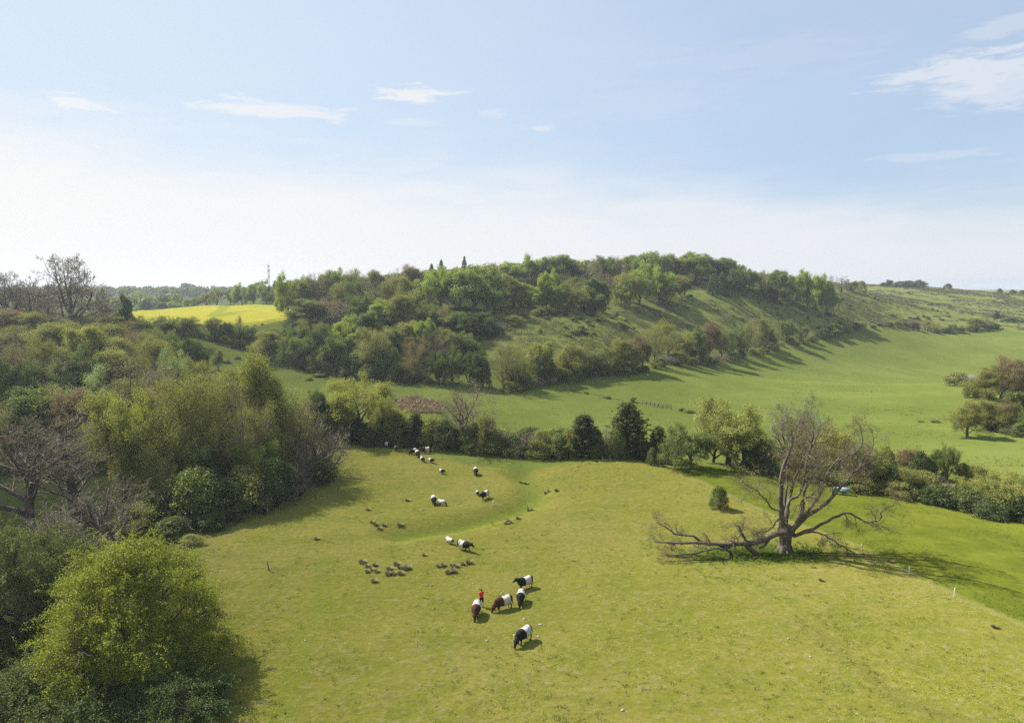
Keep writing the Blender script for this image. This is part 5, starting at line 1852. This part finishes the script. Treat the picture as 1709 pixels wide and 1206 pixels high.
# ------------------------------------------------------------------ field shed
b = at(1609, 246)
e = empty('shed', b, 'dark timber field shed with a pale grey roof in the valley near the right copse', 'shed', None, R(-14))
MB_ = plain_mat('tarred_boards', (.035, .030, .027), .9)
Lx, Ly, h0 = 9.5, 5.0, 2.2
mb = MB()
for c, s in (((0, -Ly / 2, h0 / 2), (Lx, .14, h0)), ((0, Ly / 2, h0 / 2), (Lx, .14, h0)), ((-Lx / 2 + .07, 0, h0 / 2), (.14, Ly - .16, h0)), ((Lx / 2 - .07, 0, h0 / 2), (.14, Ly - .16, h0))):
    mb.box(c, s)
for s in (-1, 1):
    mb.add([(s * (Lx / 2 - .02), -Ly / 2, h0 + .003), (s * (Lx / 2 - .02), Ly / 2, h0 + .003), (s * (Lx / 2 - .02), 0, h0 + .95), (s * (Lx / 2 - .16), -Ly / 2, h0 + .003), (s * (Lx / 2 - .16), Ly / 2, h0 + .003), (s * (Lx / 2 - .16), 0, h0 + .95)], [(0, 1, 4, 3), (1, 2, 5, 4), (2, 0, 3, 5)])
    mb.F.setdefault(3, []).append(np.array([(0, 1, 2), (3, 5, 4)]) + mb.n - 6)
link('wall', mb.mesh('wall'), MB_, e)
for s in (-1, 1):
    mb = MB()
    y0, y1, z0, z1 = s * (Ly / 2 + .35), 0, h0 - .10, h0 + 1.0
    V = [(-Lx / 2 - .3, y0, z0), (Lx / 2 + .3, y0, z0), (Lx / 2 + .3, y1, z1), (-Lx / 2 - .3, y1, z1)]
    V += [(x, y, z + .08) for x, y, z in V]
    mb.add(V, [(0, 3, 2, 1), (4, 5, 6, 7), (0, 1, 5, 4), (1, 2, 6, 5), (2, 3, 7, 6), (3, 0, 4, 7)])
    link('roof', mb.mesh('roof'), plain_mat('pale_sheet_roof', (.26, .265, .27), .5, .1, (.17, .175, .18), 1.2), e)
mb = MB()
mb.box((2.6, -Ly / 2 - .09, .95), (1.5, .05, 1.9))
d = link('door', mb.mesh('door'), plain_mat('grey_door', (.08, .075, .07), .8), e)
mb = MB()
mb.box((3.1, -Ly / 2 - .14, 1.0), (.06, .05, .22))
link('handle', mb.mesh('handle'), MD, d)

# ------------------------------------------------------------------ distant mast and grove
b = at(450, 800)
H = CAM_Z + slope_of(437) * 800 - b[2]
e = empty('radio_mast', b, 'slender grey lattice radio mast on the skyline behind the rape field trees', 'mast')
ST = plain_mat('galvanised_steel', (.30, .31, .32), .5, .4)
cor = [(1, 1), (-1, 1), (-1, -1), (1, -1)]
mb = MB()
for sx, sy in cor:
    mb.tubes([(np.array([(sx * 1.6, sy * 1.6, -.5), (sx * .9, sy * .9, H * .5), (sx * .45, sy * .45, H * .92)]), np.array([.16, .14, .11]))], 4)
link('leg_frame', mb.mesh('leg_frame'), ST, e)
mb = MB()
for i in range(12):
    z0, z1 = H * .92 * i / 12, H * .92 * (i + 1) / 12
    w0, w1 = 1.6 - 1.15 * i / 12, 1.6 - 1.15 * (i + 1) / 12
    for k in range(4):
        a, c = cor[k], cor[(k + 1) % 4]
        mb.tubes([(np.array([(a[0] * w0, a[1] * w0, z0), (c[0] * w1, c[1] * w1, z1)]), np.array([.07, .07]))], 3)
        mb.tubes([(np.array([(a[0] * w1, a[1] * w1, z1), (c[0] * w1, c[1] * w1, z1)]), np.array([.07, .07]))], 3)
link('brace', mb.mesh('brace'), ST, e)
for z, s in ((.62, .9), (.78, .8), (.9, .7)):
    mb = MB()
    for k in range(3):
        a = k * 2.09
        mb.box((1.1 * math.cos(a), 1.1 * math.sin(a), H * z), (.4, .4, 2.0), a)
    link('antenna', mb.mesh('antenna'), ST, e)
mb = MB()
mb.tubes([(np.array([(0, 0, H * .9), (0, 0, H)]), np.array([.1, .05]))], 5)
link('aerial', mb.mesh('aerial'), ST, e)
far_wood('distant_grove', 'blue hazy block of tall trees on the left horizon', 307, 325, 1150, 1175, lambda px: 470.5 if px < 312 else 472.5, 26, 9, 11)

# ------------------------------------------------------------------ haze
zmin = float(gz.min())
mb = MB()
mb.box((0, 0, (zmin - 1.5 + 63) / 2), (10600, 10600, 63 - (zmin - 1.5)))
m = bpy.data.materials.new('air')
m.use_nodes = True
g = NT(m.node_tree)
v = g.n('ShaderNodeVolumePrincipled', None, Color=(.68, .75, .85), Density=.00017, Anisotropy=.35)
g.n('ShaderNodeOutputMaterial', None, Volume=v.outputs[0])
tag(link('haze', mb.mesh('haze'), m), 'thin bluish spring haze over the valley', 'haze', None, 'stuff')
